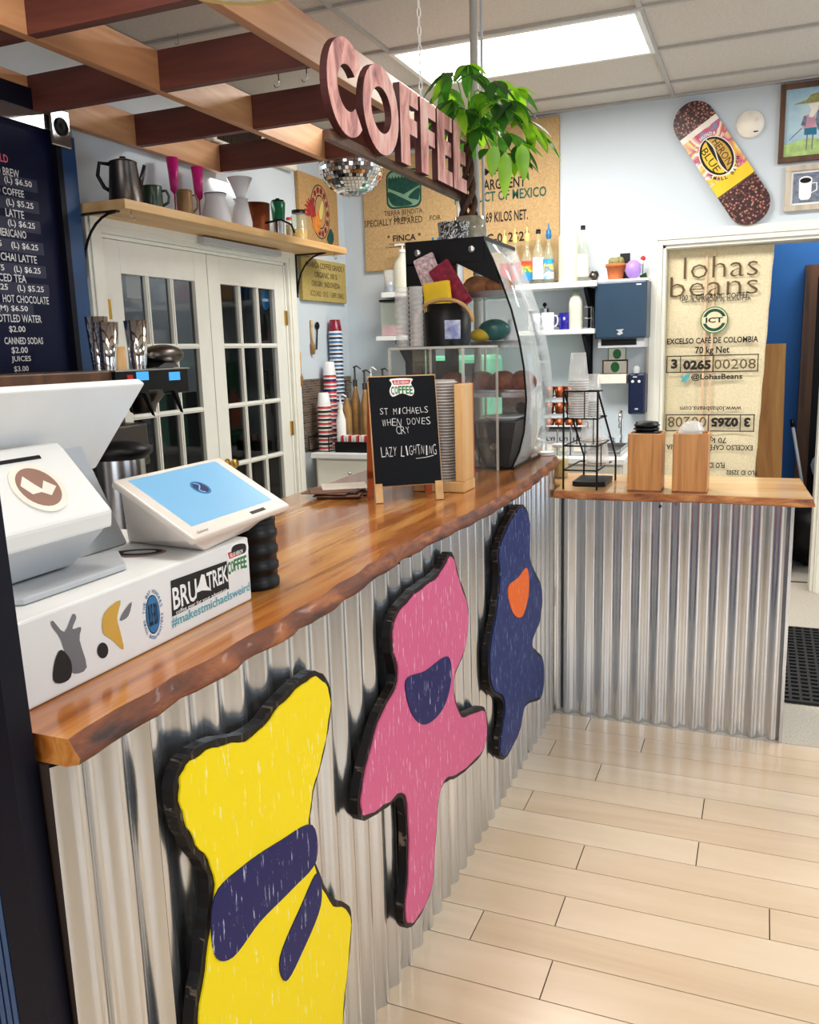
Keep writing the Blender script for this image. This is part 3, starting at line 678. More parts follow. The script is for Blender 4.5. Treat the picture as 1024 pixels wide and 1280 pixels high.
# ================================================================== LEFT WALL SHELF
SZ, SXF = 2.238, -2.55
r = thing('wall_shelf', 'long pine plank shelf above the french doors holding coffee ware', 'shelf', (XL, 4.2, 2.2))
b = MB(); b.box(XL+.005, SXF, 3.09, 5.22, 2.198, SZ, 'shelfw'); b.build('plank', r, bevel=.003)
for yy in (3.116, 5.035):
    b = MB(); b.box(XL, XL+.006, yy-.014, yy+.014, 1.93, 2.197, 'bmetal'); b.box(XL, XL+.22, yy-.014, yy+.014, 2.191, 2.197, 'bmetal')
    b.tube([(XL+.008+.2*(1-math.cos(a)), yy, 1.95+.243*math.sin(a)) for a in [i*PI/2/8 for i in range(9)]], .006, 'bmetal', 8); b.build('bracket', r)
b = MB()
for yy in (3.16, 5.1):
    b.tube([(SXF-.03, yy, 2.197), (SXF-.03, yy, 2.175)]+[(SXF-.03, yy+.012-.012*math.cos(a), 2.172-.012*math.sin(a)) for a in (0, .8, 1.6, 2.4, 3.1)], .0022, 'steel', 6)
b.build('cup_hook', r)
def on_shelf(cx, ty, wp, x=-2.66):
    p = pt(cx, ty, x=x); return p.y, p.z, rad(wp, p)
# percolator
y, zt, rr = on_shelf(153, 196, 38)
r = thing('coffee_percolator', 'tall dark metal coffee percolator at the near end of the wall shelf', 'coffee pot', (-2.66, y, SZ))
h = zt-SZ
b = MB(); b.lathe([(rr*1.12, 0), (rr*1.1, .02), (rr*.88, h*.86), (rr*.92, h*.88), (rr*.85, h*.9), (rr*.3, h*.96), (0, h*.97)], (-2.66, y, SZ), 'dsteel', 28); b.build('body', r)
b = MB(); b.cyl((-2.66, y, SZ+h*.95), (-2.66, y, SZ+h*1.0), .01, 'black', 12, .014); b.build('lid_knob', r)
b = MB(); b.tube([(-2.66-.78*rr*k, y-.62*rr*k, SZ+h*q_) for k, q_ in ((.85, .84), (1.5, .86), (1.65, .6), (1.3, .36), (1.0, .3))], .009, 'black', 8); b.build('handle', r)
b = MB(); b.tube([(-2.66+.78*rr*k, y+.62*rr*k, SZ+h*q_) for k, q_ in ((.95, .4), (1.2, .65), (1.35, .84))], [.012, .010, .007], 'dsteel', 8); b.build('spout', r)
def mug(name, lb, cx, ty, wp, mt, x=-2.66, hx=1, cat='mug', z=None, group=None, P=None, h=None, shape=1.0):
    if P is None: y, zt, rr = on_shelf(cx, ty, wp, x); z0 = SZ
    else: x, y, z0 = P; rr = wp; zt = z0+h
    h = zt-z0
    r = thing(name, lb, cat, (x, y, z0), group=group)
    b = MB(); b.lathe([(rr*.9, 0), (rr*shape, h*.1), (rr, h*.95), (rr*.98, h), (rr*.86, h), (rr*.84, h*.1), (0, h*.1)], (x, y, z0), mt, 24); b.build('cup_body', r)
    b = MB(); dx, dy, s = .78, .62, (1 if hx > 0 else -1)
    b.tube([(x+dx*s*rr*k, y+dy*s*rr*k, z0+h*q) for k, q in ((.95, .82), (1.35, .84), (1.6, .62), (1.5, .36), (.93, .2))], rr*.14, mt, 8); b.build('handle', r)
    return r
mug('mug', 'dark green stoneware mug beside the percolator on the wall shelf', 189, 233, 26, 'green')
mug('mug', 'brown speckled stoneware mug between two pink flutes on the wall shelf', 230, 238, 20, 'brownglaze')
for cx, ty, lb in ((215, 197, 'magenta plastic champagne flute, nearer of two on the wall shelf'), (246, 209, 'magenta plastic champagne flute, farther of two on the wall shelf')):
    y, zt, rr = on_shelf(cx, ty, 13, -2.74); h = zt-SZ
    b = MB(); b.lathe([(.028, 0), (.026, .003), (.004, .008), (.004, h*.42), (rr*.75, h*.48), (rr*1.15, h), (rr*1.05, h), (rr*.65, h*.5), (0, h*.48)], (-2.74, y, SZ), 'magenta', 16)
    tag(b.build('champagne_flute'), lb, 'glass', 'pink flutes on the wall shelf')
y, zt, rr = on_shelf(269, 243, 30); h = zt-SZ
r = thing('coffee_server', 'white ceramic drip coffee server with a dark rim on the wall shelf', 'coffee pot', (-2.66, y, SZ))
b = MB(); b.lathe([(rr*1.25, 0), (rr*1.25, h*.2), (rr*.85, h*.85), (rr*.9, h), (rr*.8, h), (rr*.7, h*.8), (0, h*.8)], (-2.66, y, SZ), 'cwhite', 24); b.build('body', r)
b = MB(); b.lathe([(rr*.93, 0), (rr*.93, .004), (rr*.8, .004), (rr*.8, 0)], (-2.66, y, zt), 'dsteel', 24); b.build('rim', r)
y, zt, rr = on_shelf(286, 222, 32); y2, zb, r2 = on_shelf(293, 250, 20)
r = thing('pour_over_dripper', 'white ceramic cone dripper on a small white carafe on the wall shelf', 'coffee dripper', (-2.62, y2, SZ))
b = MB(); b.lathe([(r2*1.3, 0), (r2*1.3, .03), (r2*.8, zb-SZ), (r2*.7, zb-SZ)], (-2.62, y2, SZ), 'cwhite', 20); b.build('carafe', r)
b = MB(); h = zt-zb; b.lathe([(r2*1.0, 0), (r2*.5, .008), (rr*.35, .012), (rr, h), (rr*.93, h), (rr*.28, .02), (0, .02)], (-2.62, y2, zb), 'cwhite', 24); b.build('cone', r)
y, zt, rr = on_shelf(319, 255, 36); h = zt-SZ
r = thing('copper_pot', 'embossed copper pot with a black handle on the wall shelf', 'pot', (-2.66, y, SZ))
b = MB(); b.lathe([(rr*.9, 0), (rr*.93, h*.3), (rr, h), (rr*.94, h), (rr*.86, h*.1), (0, h*.1)], (-2.66, y, SZ), 'copper', 26); b.build('body', r)
b = MB(); b.tube([(-2.66+rr*.95, y-.02, SZ+h*.3), (-2.6+rr, y+.03, SZ+h*.42), (-2.58+rr, y+.11, SZ+h*.3), (-2.585+rr, y+.15, SZ+.008)], .006, 'black', 8); b.build('handle', r)
y, zt, rr = on_shelf(347, 250, 17, -2.62); h = zt-SZ
r = thing('travel_tumbler', 'green travel tumbler with steel base and black lid on the wall shelf', 'tumbler', (-2.62, y, SZ))
b = MB(); b.lathe([(rr*.75, 0), (rr*.85, h*.42)], (-2.62, y, SZ), 'steel', 20); b.build('steel_base', r)
b = MB(); b.lathe([(rr*.9, 0), (rr*1.1, h*.5), (rr*1.0, h*.52)], (-2.62, y, SZ+h*.42), 'teagreen', 20); b.build('sleeve', r)
b = MB(); b.lathe([(rr*1.0, 0), (rr*.9, .012), (rr*.3, .014), (rr*.3, .022), (0, .022)], (-2.62, y, SZ+h*.93), 'black', 20); b.build('lid', r)
def jar(name, lb, x, y, z, rr, h, fill, fillm, lidm='black', group=None, cat='jar'):
    r = thing(name, lb, cat, (x, y, z), group=group)
    b = MB(); b.lathe([(rr, 0), (rr, h*.8), (rr*.75, h*.88), (rr*.75, h*.93)], (x, y, z), 'bottle', 20); b.build('glass_body', r)
    b = MB(); b.lathe([(rr*.93, .003), (rr*.93, h*fill), (0, h*fill+.003)], (x, y, z), fillm, 16); b.build('contents', r)
    b = MB(); b.lathe([(rr*.82, 0), (rr*.82, h*.1), (0, h*.1)], (x, y, z+h*.9), lidm, 20); b.build('lid', r); return r
y, zt, rr = on_shelf(373, 263, 21); jar('glass_jar', 'glass mason jar of pale beans at the far end of the wall shelf', -2.66, y, SZ, rr, zt-SZ, .4, 'sgold')
y, zt, rr = on_shelf(361, 272, 9, -2.7); jar('glass_jar', 'small brown spice jar between tumbler and mason jar on the wall shelf', -2.7, y, SZ, rr, zt-SZ, .7, 'brownglaze', 'red')
# fluorescent batten under the shelf
b = MB(); v0, v1 = pt(253, 300, x=XL+.06), pt(350, 320, x=XL+.06); b.box(XL+.032, XL+.075, v0.y, v1.y, 2.155, 2.19, 'wgrey'); tag(b.build('door_closer_bar', bevel=.004), 'slim grey bar fixed above the french doors under the shelf', 'bar')
# paper notices seen in the panes: a small round sticker on the right door
p = pt(333, 375, x=XL-.02); b = MB(); F = FL(XL-.028, p.y, p.z); b.prism(F, circ(0, 0, .045, .06), 0, .001, 'sblue'); b.text(F, 'BLUE HERON', -.03, .03, -.008, .008, 'wtext', .0018); tag(b.build('round_sticker'), 'round blue and white sticker on the right door pane', 'sticker')
p = pt(168, 357, x=XL-.02); b = MB(); F = FL(XL-.028, p.y, p.z); b.fbox(F, -.05, .05, -.06, .06, 0, .0008, 'white'); tag(b.build('paper_notice'), 'white paper notice taped inside the left french door', 'paper')
# storeroom shelving with bottles
b = MB(); b.box(-3.9, -3.35, 3.75, 4.72, 0, 1.35, 'darkroom'); b.box(-3.9, -3.36, 3.77, 4.70, 1.351, 2.05, 'wgrey'); tag(b.build('pane_reflection_box'), 'made-up pale grey box behind the left french door, standing for its pane reflections', 'cabinet')  # invented box, pale above and dark below, for reflections in the panes
r = thing('storage_rack', 'dim metal storage rack seen through the french door panes', 'shelf', (-3.9, 4.4, 0))
b = MB()
for zz in (.5, 1.0, 1.5, 1.95): b.box(-4.1, -3.6, 4.85, 5.6, zz, zz+.03, 'dsteel')
for xx in (-4.1, -3.63):
    for yy in (4.85, 5.57): b.box(xx, xx+.03, yy, yy+.03, 0, 2.1, 'dsteel')
b.build('shelf_frame', r)
for i in range(7):
    x, y, z = -3.72, 4.93+i*.105, 1.53 if i % 2 else 1.03; b = MB(); b.lathe([(.05, 0), (.05, .2), (.02, .27), (.02, .31), (0, .31)], (x, y, z), ('red', 'white', 'bottle')[i % 3], 14)
    tag(b.build('storage_bottle'), ('dim red bottle', 'dim white bottle', 'dim clear bottle')[i % 3]+' on the rack behind the french doors, %s' % ('upper shelf' if i % 2 else 'middle shelf'), 'bottle', 'bottles behind the french doors, '+('red', 'white', 'clear')[i % 3]+(' upper' if i % 2 else ' lower'))

# ================================================================== CANVASES AND SIGNS
def canvas(F, w_, h_, mt, name, lb, cat='sign', d=.03):
    r = thing(name, lb, cat, F(0, 0, 0)); b = MB(); b.fbox(F, 0, w_, 0, h_, .002, d, mt); b.build('canvas', r, bevel=.004); return r
# rooster sack on left wall
p0, p1 = pt(377, 320, x=-2.8), pt(422, 240, x=-2.8)
F = FL(XL, 5.075, 2.25); wq, hq = .545, .47
r = canvas(F, wq, hq, 'burlL', 'burlap_canvas', 'burlap coffee sack canvas with a red rooster print on the left wall')
q = Fr(F(0, 0, .03), (0, 1, 0), (0, 0, 1)); b = MB()
cx, cy = .28, .25
b.prism(q, circ(cx, cy, .135, .175), 0, .0008, 'text'); b.prism(q, circ(cx, cy, .128, .168), .0008, .0012, 'burlL'); b.prism(q, circ(cx, cy, .078, .11), .0012, .0016, 'text'); b.prism(q, circ(cx, cy, .07, .102), .0016, .002, 'burlL')
for i in range(14):
    a = 2*PI*i/14; b.prism(q, circ(cx+.104*math.cos(a), cy+.14*math.sin(a), .019, .022, 10), .0012, .0018, 'wine')
M['roost'] = mat('rooster_orange', C(214, 130, 50), .8, var=.3, scale=30); M['roostr'] = mat('rooster_red', C(160, 40, 36), .8, var=.3, scale=30)
for k in range(6): a = 1.75+k*.26; b.prism(q, smooth2([(.20, .20), (.20+.06*math.cos(a-.15), .22+.06*math.sin(a-.15)), (.17+.13*math.cos(a), .19+.14*math.sin(a)), (.19+.06*math.cos(a+.15), .21+.06*math.sin(a+.15))], 3), .002+.0001*k, .0024+.0001*k, 'roostr')
b.prism(q, smooth2([(.17, .20), (.22, .22), (.27, .27), (.30, .25), (.28, .18), (.25, .12), (.20, .11), (.16, .15)], 5), .0026, .003, 'roost')
b.prism(q, smooth2([(.26, .24), (.30, .32), (.325, .31), (.31, .24), (.28, .20)], 4), .003, .0033, 'paley')
b.prism(q, smooth2([(.38, .12), (.42, .16), (.46, .12), (.45, .07), (.40, .05), (.36, .08)], 4), .002, .0026, 'dkgreen')
b.build('rooster_print', r)
# indonesia sign
F = FL(XL, 5.065, 1.915); wq, hq = .64, .275
r = canvas(F, wq, hq, 'burlY', 'burlap_sign', 'small olive burlap sign lettered for organic coffee from Indonesia, under the wall shelf')
q = Fr(F(0, 0, .03), (0, 1, 0), (0, 0, 1)); b = MB()
for s, a0, a1, z0 in (('ARABICA COFFEE GRADE 1', .04, .61, .215), ('ORGANIC 100 %', .17, .50, .155), ('ORIGIN : INDONESIA', .12, .54, .095), ('ICO.NO : 015 / 1689 / 0042', .10, .59, .030)): b = MB(); b.text(q, s, a0, a1, z0, z0+.038, 'btext', .001, .012); b.build('lettering', r)
# tierra bendita
FBk = FB(0, YB, 0)
def bp(px, py): v = pt(px, py, y=YB-.035); return v.x, v.z
x0, z1 = -2.66, 2.86; x1 = -2.0; z0 = 2.13
F = FB(x0, YB, z0); wq, hq = .69, .76
r = canvas(F, wq, hq, 'burl', 'burlap_canvas', 'burlap coffee sack canvas with a green hills emblem on the back wall, left one')
q = FB(0, YB-.031, 0); b = MB()
ax0, az1 = bp(482, 214); ax1, az0 = bp(527, 258)
def em(a0, a1, b0, b1):
    W = a1-a0; H = b1-b0
    b.prism(q, rrect(a0, a1, b0, b1, W*.2), 0, .0008, 'dkgreen')
    b.prism(q, rrect(a0+.012, a1-.012, b0+.012, b1-.012, W*.17), .0008, .0012, 'ltgreen')
    b.prism(q, [(a0+.014, b0+H*.55)]+[(a0+.014+(W-.028)*i/20, b0+H*(.80+(.05 if i % 2 else -.02))) for i in range(21)]+[(a1-.014, b0+H*.55), (a0+W*.5, b0+H*.36)], .0012, .0016, 'dkgreen')
    b.prism(q, smooth2([(a0+.016, b0+H*.46), (a0+W*.4, b0+H*.30), (a0+W*.75, b0+.022), (a0+W*.25, b0+.018), (a0+.02, b0+H*.25)], 3), .0012, .0016, 'dkgreen')
    b.prism(q, smooth2([(a1-.016, b0+H*.5), (a0+W*.62, b0+H*.28), (a0+W*.85, b0+.05), (a1-.02, b0+H*.2)], 3), .0012, .0016, 'dkgreen')
em(ax0, ax1, az0, az1); b.build('hills_emblem', r)
for s, X0, X1, yt, yb, mt in (('TIERRA BENDITA', 480, 528, 262, 268, 'btext'), ('S.A. de C.V.', 492, 517, 269, 275, 'btext'), ('SPECIALLY PREPARED', 455, 528, 273, 281, 'btext'), ('FOR', 537, 551, 269, 275, 'btext'), ('° FINCA °', 484, 526, 293, 301, 'text'), ('Organic Small Farmers', 486, 524, 303, 305, 'text'), ('Comercializadora', 482, 516, 307, 309, 'text')):
    a0, c1 = bp(X0, yt); a1, c0 = bp(X1, yb); h = rad((yb-yt)*2, (a0, YB, c0)); cm = (c0+c1)/2; b = MB(); b.text(q, s, a0, a1, cm-h/2, cm+h/2, mt, .001, .012 if mt == 'btext' else .02); b.build('lettering', r)
# product of mexico
F = FB(-1.93, YB, 1.99); wq, hq = .66, 1.02
r = canvas(F, wq, hq, 'burl', 'burlap_canvas', 'tall burlap coffee sack canvas printed PRODUCT OF MEXICO on the back wall, behind the plant')
b = MB()
for s, X0, X1, yt, yb, mt in (('IMPE RA', 602, 656, 208, 217, 'text'), ('ARGCENT', 604, 657, 222, 236, 'text'), ('PRODUCT OF MEXICO', 568, 683, 238, 251, 'gtext'), ('69 KILOS NET.', 607, 660, 263, 277, 'text'), ('C-012629', 608, 662, 290, 303, 'text')):
    a0, c1 = bp(X0, yt); a1, c0 = bp(X1, yb); h = rad((yb-yt)*1.8, (a0, YB, c0)); cm = (c0+c1)/2; b = MB(); b.text(q, s, a0, a1, cm-h/2, cm+h/2, mt, .001, .02); b.build('lettering', r)
# skateboard
p0, p1 = pt(866, 150, y=YB-.03), pt(938, 258, y=YB-.03); v = Vector((p0.x-p1.x, 0, p0.z-p1.z)); L = v.length; up = v.normalized(); u = Vector((up.z, 0, -up.x))
F = Fr((p0+p1)/2, u, up); W = rad(50, p0); HL = L/2+W*.85
r = thing('skateboard_deck', 'colourful skateboard deck with coffee bean ends hung diagonally on the back wall', 'skateboard', (F.o.x, YB-.03, p1.z-.2))
def cap(y0, y1, w=W):
    o = []
    for sgn, n_ in ((1, 1), (-1, 1)):
        o += [(w*math.cos(a)*1.0, sgn*(HL-w)+w*math.sin(a)) for a in ([i*PI/14 for i in range(15)] if sgn > 0 else [PI+i*PI/14 for i in range(15)])]
    return o
out = cap(0, 0)
b = MB(); b.prism(F, out, -.004, .006, 'frame_dk'); b.build('deck', r)
def clip(P, lo, hi):
    def half(P, f):
        o = []
        for i in range(len(P)):
            a, c = P[i], P[(i+1) % len(P)]; fa, fc = f(a), f(c)
            if fa >= 0: o.append(a)
            if fa*fc < 0: t = fa/(fa-fc); o.append((a[0]+(c[0]-a[0])*t, a[1]+(c[1]-a[1])*t))
        return o
    return half(half(P, lambda p: p[1]-lo), lambda p: hi-p[1])
for lo, hi in ((.58, 1), (-1, -.40)): b = MB(); b.poly(F, clip(out, HL*lo, HL*hi), 'beans', .0065); b.build('bean_print', r)
def tiedye():
    m, n, b_ = nt('tie_dye_print'); f = noise(n, coords(n), 6, 2, .5, 1.0)
    n.links.new(ramp(n, f, [(.30, C(60, 160, 200)), (.40, C(200, 60, 90)), (.47, C(240, 236, 225)), (.53, C(235, 190, 50)), (.60, C(190, 60, 130)), (.70, C(250, 240, 120))]), b_.inputs['Base Color']); b_.inputs['Roughness'].default_value = .35; return m
M['tie'] = tiedye()
b = MB(); b.poly(F, clip(out, -HL*.38, HL*.62), 'tie', .0065); b.poly(F, clip(out, -HL*.38, -HL*.2), 'yellow', .0069); b.poly(F, clip(out, HL*.54, HL*.62), 'scream', .0069); b.build('tie_dye_print', r)
b = MB(); cy = HL*.12; Rb = W*.74
b.prism(F, circ(0, cy, Rb*1.06, Rb*1.41), .007, .0075, 'scream'); b.prism(F, circ(0, cy, Rb, Rb*1.35), .0075, .008, 'text')
for sgn in (1, -1):
    P = [(sgn*.10*Rb*math.sin(PI*t)+sgn*Rb*.07, cy+Rb*1.2*(1-2*t)) for t in [i/10 for i in range(11)]]+[(sgn*Rb*.86*math.sin(PI*t)*.98, cy-Rb*1.22*math.cos(PI*t)) for t in [i/12 for i in range(1, 12)]]
    b.poly(F, P, 'sgold' if sgn > 0 else 'yellow', .0084)
q2 = Fr(F(0, 0, .0088), Vector((up.x, 0, up.z))*-1, u)
b.text(q2, 'HERON', -cy-Rb*.95, -cy+Rb*.95, Rb*.20, Rb*.66, 'text', .0004, .0); b.text(q2, 'BLUE', -cy-Rb*.88, -cy+Rb*.88, -Rb*.68, -Rb*.22, 'text', .0004, .0)
b.tube([F(Rb*.12*math.sin(2*PI*t), cy+Rb*1.32*(1-2*t), .009) for t in [i/14 for i in range(15)]], .004, 'scream', 6)
b.arctext(F, 'SMALL BATCH', 0, cy, Rb*1.2, W*.17, -PI/2, .19, 'text', .0078, .02, False, Rb*1.58); b.arctext(F, 'BAY HUNDRED', 0, cy, Rb*1.2, W*.17, PI/2, .19, 'scream', .0078, .02, True, Rb*1.58)
b.build('bean_logo', r)
# smoke alarm
p = pt(938, 155, y=YB-.02); r = thing('smoke_alarm', 'round cream smoke alarm on the back wall right of the skateboard', 'smoke alarm', (p.x, YB-.02, p.z)); Rr = rad(33, p)
b = MB(); b.lathe([(Rr, 0), (Rr, .02), (Rr*.93, .03), (0, .032)], (p.x, YB, p.z), 'scream', 36, (0, -1, 0)); b.build('housing', r)
b = MB(); F = FB(p.x, YB-.0325, p.z); b.fbox(F, .02, .045, -.05, -.044, 0, .001, 'black'); b.prism(F, circ(.035, .02, .012), 0, .002, 'offwhite'); b.build('vents', r)
# framed paintings
x0, z0 = .022, 2.585
F = FB(x0, YB, z0); wq, hq = .50, .43
r = thing('framed_painting', 'dark-framed painting of a figure in a straw hat and blue shorts, top right', 'picture', (x0+.25, YB-.02, z0))
b = MB(); fw = .03
for a in ((0, wq, 0, fw), (0, wq, hq-fw, hq), (0, fw, fw, hq-fw), (wq-fw, wq, fw, hq-fw)): b.fbox(F, *a, 0, .03, 'frame_dk')
b.build('frame', r, bevel=.002)
def sky_paint():
    m, n, b_ = nt('painted_sky'); n.links.new(ramp(n, noise(n, coords(n), 7, 4), [(.3, C(140, 180, 205)), (.5, C(176, 205, 218)), (.7, C(196, 220, 226))]), b_.inputs['Base Color']); b_.inputs['Roughness'].default_value = .6; return m
M['psky'] = sky_paint(); M['pgrass'] = mat('painted_grass', C(168, 196, 120), .6, var=.25, scale=25); M['pteal'] = mat('painted_teal', C(20, 110, 140), .6)
M['pstraw'] = mat('painted_straw', C(142, 138, 84), .6, var=.3, scale=50); M['pgrey'] = mat('painted_grey', C(110, 118, 135), .6, var=.4, scale=40); M['ppink'] = mat('painted_pink', C(200, 150, 170), .6, var=.2)
b = MB(); b.fbox(F, fw, wq-fw, fw, hq-fw, .004, .012, 'psky'); q = Fr(F(0, 0, .0122), (1, 0, 0), (0, 0, 1))
b.poly(q, [(fw, fw), (wq-fw, fw), (wq-fw, .13), (.3, .105), (.15, .125), (fw, .10)], 'pgrass', .0005)
b.poly(q, [(.07, .315), (.14, .335), (.16, .36), (.215, .37), (.235, .335), (.30, .325), (.22, .315), (.14, .315)], 'pstraw', .001)
b.poly(q, [(.15, .31), (.205, .315), (.20, .27), (.175, .235), (.155, .24), (.165, .28)], 'scream', .001)
b.poly(q, [(.135, .25), (.18, .255), (.20, .20), (.19, .175), (.13, .175), (.12, .20)], 'ppink', .0009); b.poly(q, [(.20, .27), (.225, .285), (.255, .20), (.23, .14), (.205, .17), (.19, .22)], 'pgrey', .001); b.poly(q, [(.115, .20), (.13, .25), (.145, .24), (.14, .19)], 'pgrey', .0011)
b.poly(q, [(.135, .18), (.20, .18), (.20, .14), (.135, .145)], 'pteal', .0012)
for xx in (.148, .178): b.poly(q, [(xx, .145), (xx+.007, .145), (xx+.004, .06), (xx-.001, .06)], 'sgrey', .0008)
b.poly(q, [(.12, .185), (.055, .125), (.058, .122), (.124, .181)], 'sgrey', .0008); b.build('painting', r)
x0, z0 = .068, 2.31; F = FB(x0, YB, z0); wq, hq = .46, .255
r = thing('framed_painting', 'pale driftwood-framed painting of a white mug of black coffee', 'picture', (x0+.2, YB-.02, z0))
b = MB(); fw = .032
for a in ((0, wq, 0, fw), (0, wq, hq-fw, hq), (0, fw, fw, hq-fw), (wq-fw, wq, fw, hq-fw)): b.fbox(F, *a, 0, .03, 'frame_dr')
b.build('frame', r, bevel=.002)
b = MB(); b.fbox(F, fw, wq-fw, fw, hq-fw, .004, .012, 'white'); q = Fr(F(0, 0, .0122), (1, 0, 0), (0, 0, 1))
b.poly(q, [(fw+.012, fw+.012), (wq-fw-.012, fw+.012), (wq-fw-.012, hq-fw-.012), (fw+.012, hq-fw-.012)], 'pgrey', .0004)
b.poly(q, [(.075, .17), (.145, .17), (.142, .075), (.13, .06), (.09, .06), (.078, .075)], 'cwhite', .0008); b.poly(q, circ(.11, .17, .036, .022, 20), 'cwhite', .001); b.poly(q, circ(.11, .168, .030, .015, 20), 'black', .0014)
b.tube([q(.144, .15, .001), q(.17, .15, .001), q(.172, .11, .001), q(.142, .095, .001)], .004, 'cwhite', 6); b.build('painting', r)

# letter sign
XSG = -1.10
r = thing('letter_sign', 'hanging COFFEE sign of worn pink wooden letters on a dark rail', 'sign', (XSG, 2.7, 2.1))
Fs = FL(XSG, 0, 0)
def sp(px, py): v = pt(px, py, x=XSG); return v.y, v.z
ra = [sp(408, 182)[0], sp(584, 246)[0]]
b = MB(); b.fbox(Fs, 2.20, 3.31, 2.132, 2.156, -.034, -.013, 'frame_dk'); b.build('rail', r)
def ring(ro, ri): return ro, ri
def letter(pts_outer, holes, nm):
    b = MB()
    b.prism(Fs, pts_outer, -.012, .010, 'signedge'); b.poly(Fs, pts_outer, 'signw', .0105); b.build('letter_'+nm, r)
zb, zt = 2.152, 2.388
def cform(y0, y1, z0, z1, t, a0, a1):
    cx, cy, rx, ry = (y0+y1)/2, (z0+z1)/2, (y1-y0)/2, (z1-z0)/2; n = 30; v = []
    A = [a0+(a1-a0)*i/(n-1) for i in range(n)]
    return [(cx+rx*math.cos(a), cy+ry*math.sin(a)) for a in A], [(cx+(rx-t)*math.cos(a), cy+(ry-t*1.1)*math.sin(a)) for a in A]
def bandletter(o, i_, nm, closed=False):
    b = MB(); n = len(o)
    for mt, c0, c1 in (('signedge', -.012, .010), ('signw', .0101, .0108)):
        v = [Fs(*p, c0) for p in o]+[Fs(*p, c0) for p in i_]+[Fs(*p, c1) for p in o]+[Fs(*p, c1) for p in i_]
        f = []
        rg = range(n) if closed else range(n-1)
        for k in rg:
            j = (k+1) % n; f += [(2*n+k, 2*n+j, 3*n+j, 3*n+k), (k, n+k, n+j, j), (k, j, 2*n+j, 2*n+k), (n+k, 3*n+k, 3*n+j, n+j)]
        if not closed: f += [(0, 2*n, 3*n, n), (n-1, 2*n-1, 4*n-1, 3*n-1)]
        b.add(v, f, mt)
    b.build('letter_'+nm, r)
# positions along the rail, read off the front plane
yC0, yC1 = sp(406, 120)[0], sp(447, 120)[0]; yO0, yO1 = sp(448, 140)[0], sp(494, 150)[0]
cz = lambda y: 2.118
o, i_ = cform(2.155, 2.40, 2.150, 2.402, .06, .72, 2*PI-.80); bandletter(o, i_, 'c')
o, i_ = cform(2.375, 2.635, 2.146, 2.396, .055, 0, 2*PI); bandletter(o, i_, 'o', True)
def eff(y0, y1, e, nm, zt):
    H = zt-zb; s = (y1-y0)*.50; th = H*.21
    P = [(y0, zb), (y0+s, zb)] if not e else [(y0, zb), (y1, zb), (y1, zb+th), (y0+s, zb+th)]
    m0 = zb+H*.42
    P += [(y0+s, m0), (y1-.012, m0), (y1-.012, m0+th), (y0+s, m0+th), (y0+s, zt-th), (y1, zt-th), (y1, zt), (y0, zt)]
    letter(P, None, nm)
sp_ = [(496, 519, 0, 'f'), (523, 543, 0, 'f'), (545, 562, 1, 'e'), (565, 581, 1, 'e')]
for Y0_, Y1_, e, nm in ((2.65, 2.805, 0, 'f'), (2.825, 2.97, 0, 'f'), (2.985, 3.14, 1, 'e'), (3.155, 3.305, 1, 'e')): eff(Y0_, Y1_, e, nm, 2.388)
b = MB()
for yy in (sp(527, 124)[0],):
    for i in range(int((CEIL-2.405)/.028)): b.tube([(XSG-.002+(.006*math.cos(a) if i % 2 else 0), yy+(0 if i % 2 else .006*math.cos(a)), 2.405+i*.028+.017*math.sin(a)) for a in [j*PI/4 for j in range(8)]], .0018, 'white', 5, True)
b.build('chain', r)
# mirror ball
D = 4.42; pc = pt(440, 201, y=D); Rb = rad(86, pc)
r = thing('mirror_ball', 'silver mirror ball hanging behind the letter sign and lattice', 'mirror ball', (pc.x, D, pc.z-Rb))
b = MB(); b.ball(pc, Rb*.975, 'dsteel', 40, 24)
m = 30
for j in range(m):
    t0, t1 = PI*j/m, PI*(j+1)/m; tm = (t0+t1)/2; n = max(4, int(2*m*math.sin(tm)))
    for i in range(n):
        f0, f1 = 2*PI*(i+.06)/n, 2*PI*(i+.94)/n; u0, u1 = t0+.005, t1-.005
        g_ = lambda t, f: Vector((math.sin(t)*math.cos(f), math.sin(t)*math.sin(f), math.cos(t)))
        c = g_(tm, (f0+f1)/2); tl_ = Vector([random.gauss(0, .07) for _ in range(3)])
        vs = [g_(u0, f0), g_(u1, f0), g_(u1, f1), g_(u0, f1)]
        vs = [pc+(v_+c*((v_-c).dot(tl_)))*Rb for v_ in vs]
        b.add(vs, [(0, 1, 2, 3)], 'chrome')
b.build('mirrored_sphere', r)
b = MB(); b.cyl((pc.x, D, pc.z+Rb*.97), (pc.x, D, pc.z+Rb*1.12), .03, 'steel', 14); b.cyl((pc.x, D, pc.z+Rb*1.1), (pc.x, D, CEIL), .003, 'steel', 6); b.build('hanger', r)
# pole from ceiling to counter
p = pt(593, 100, y=3.64); b = MB(); b.cyl((p.x, 3.64, T1), (p.x, 3.64, CEIL), .0165, 'tbar', 16); b.cyl((p.x+.03, 3.65, T1), (p.x+.03, 3.65, CEIL), .006, 'wgrey', 8)
tag(b.build('power_pole'), 'slim grey conduit pole rising from the counter to the ceiling behind the plant', 'pole')

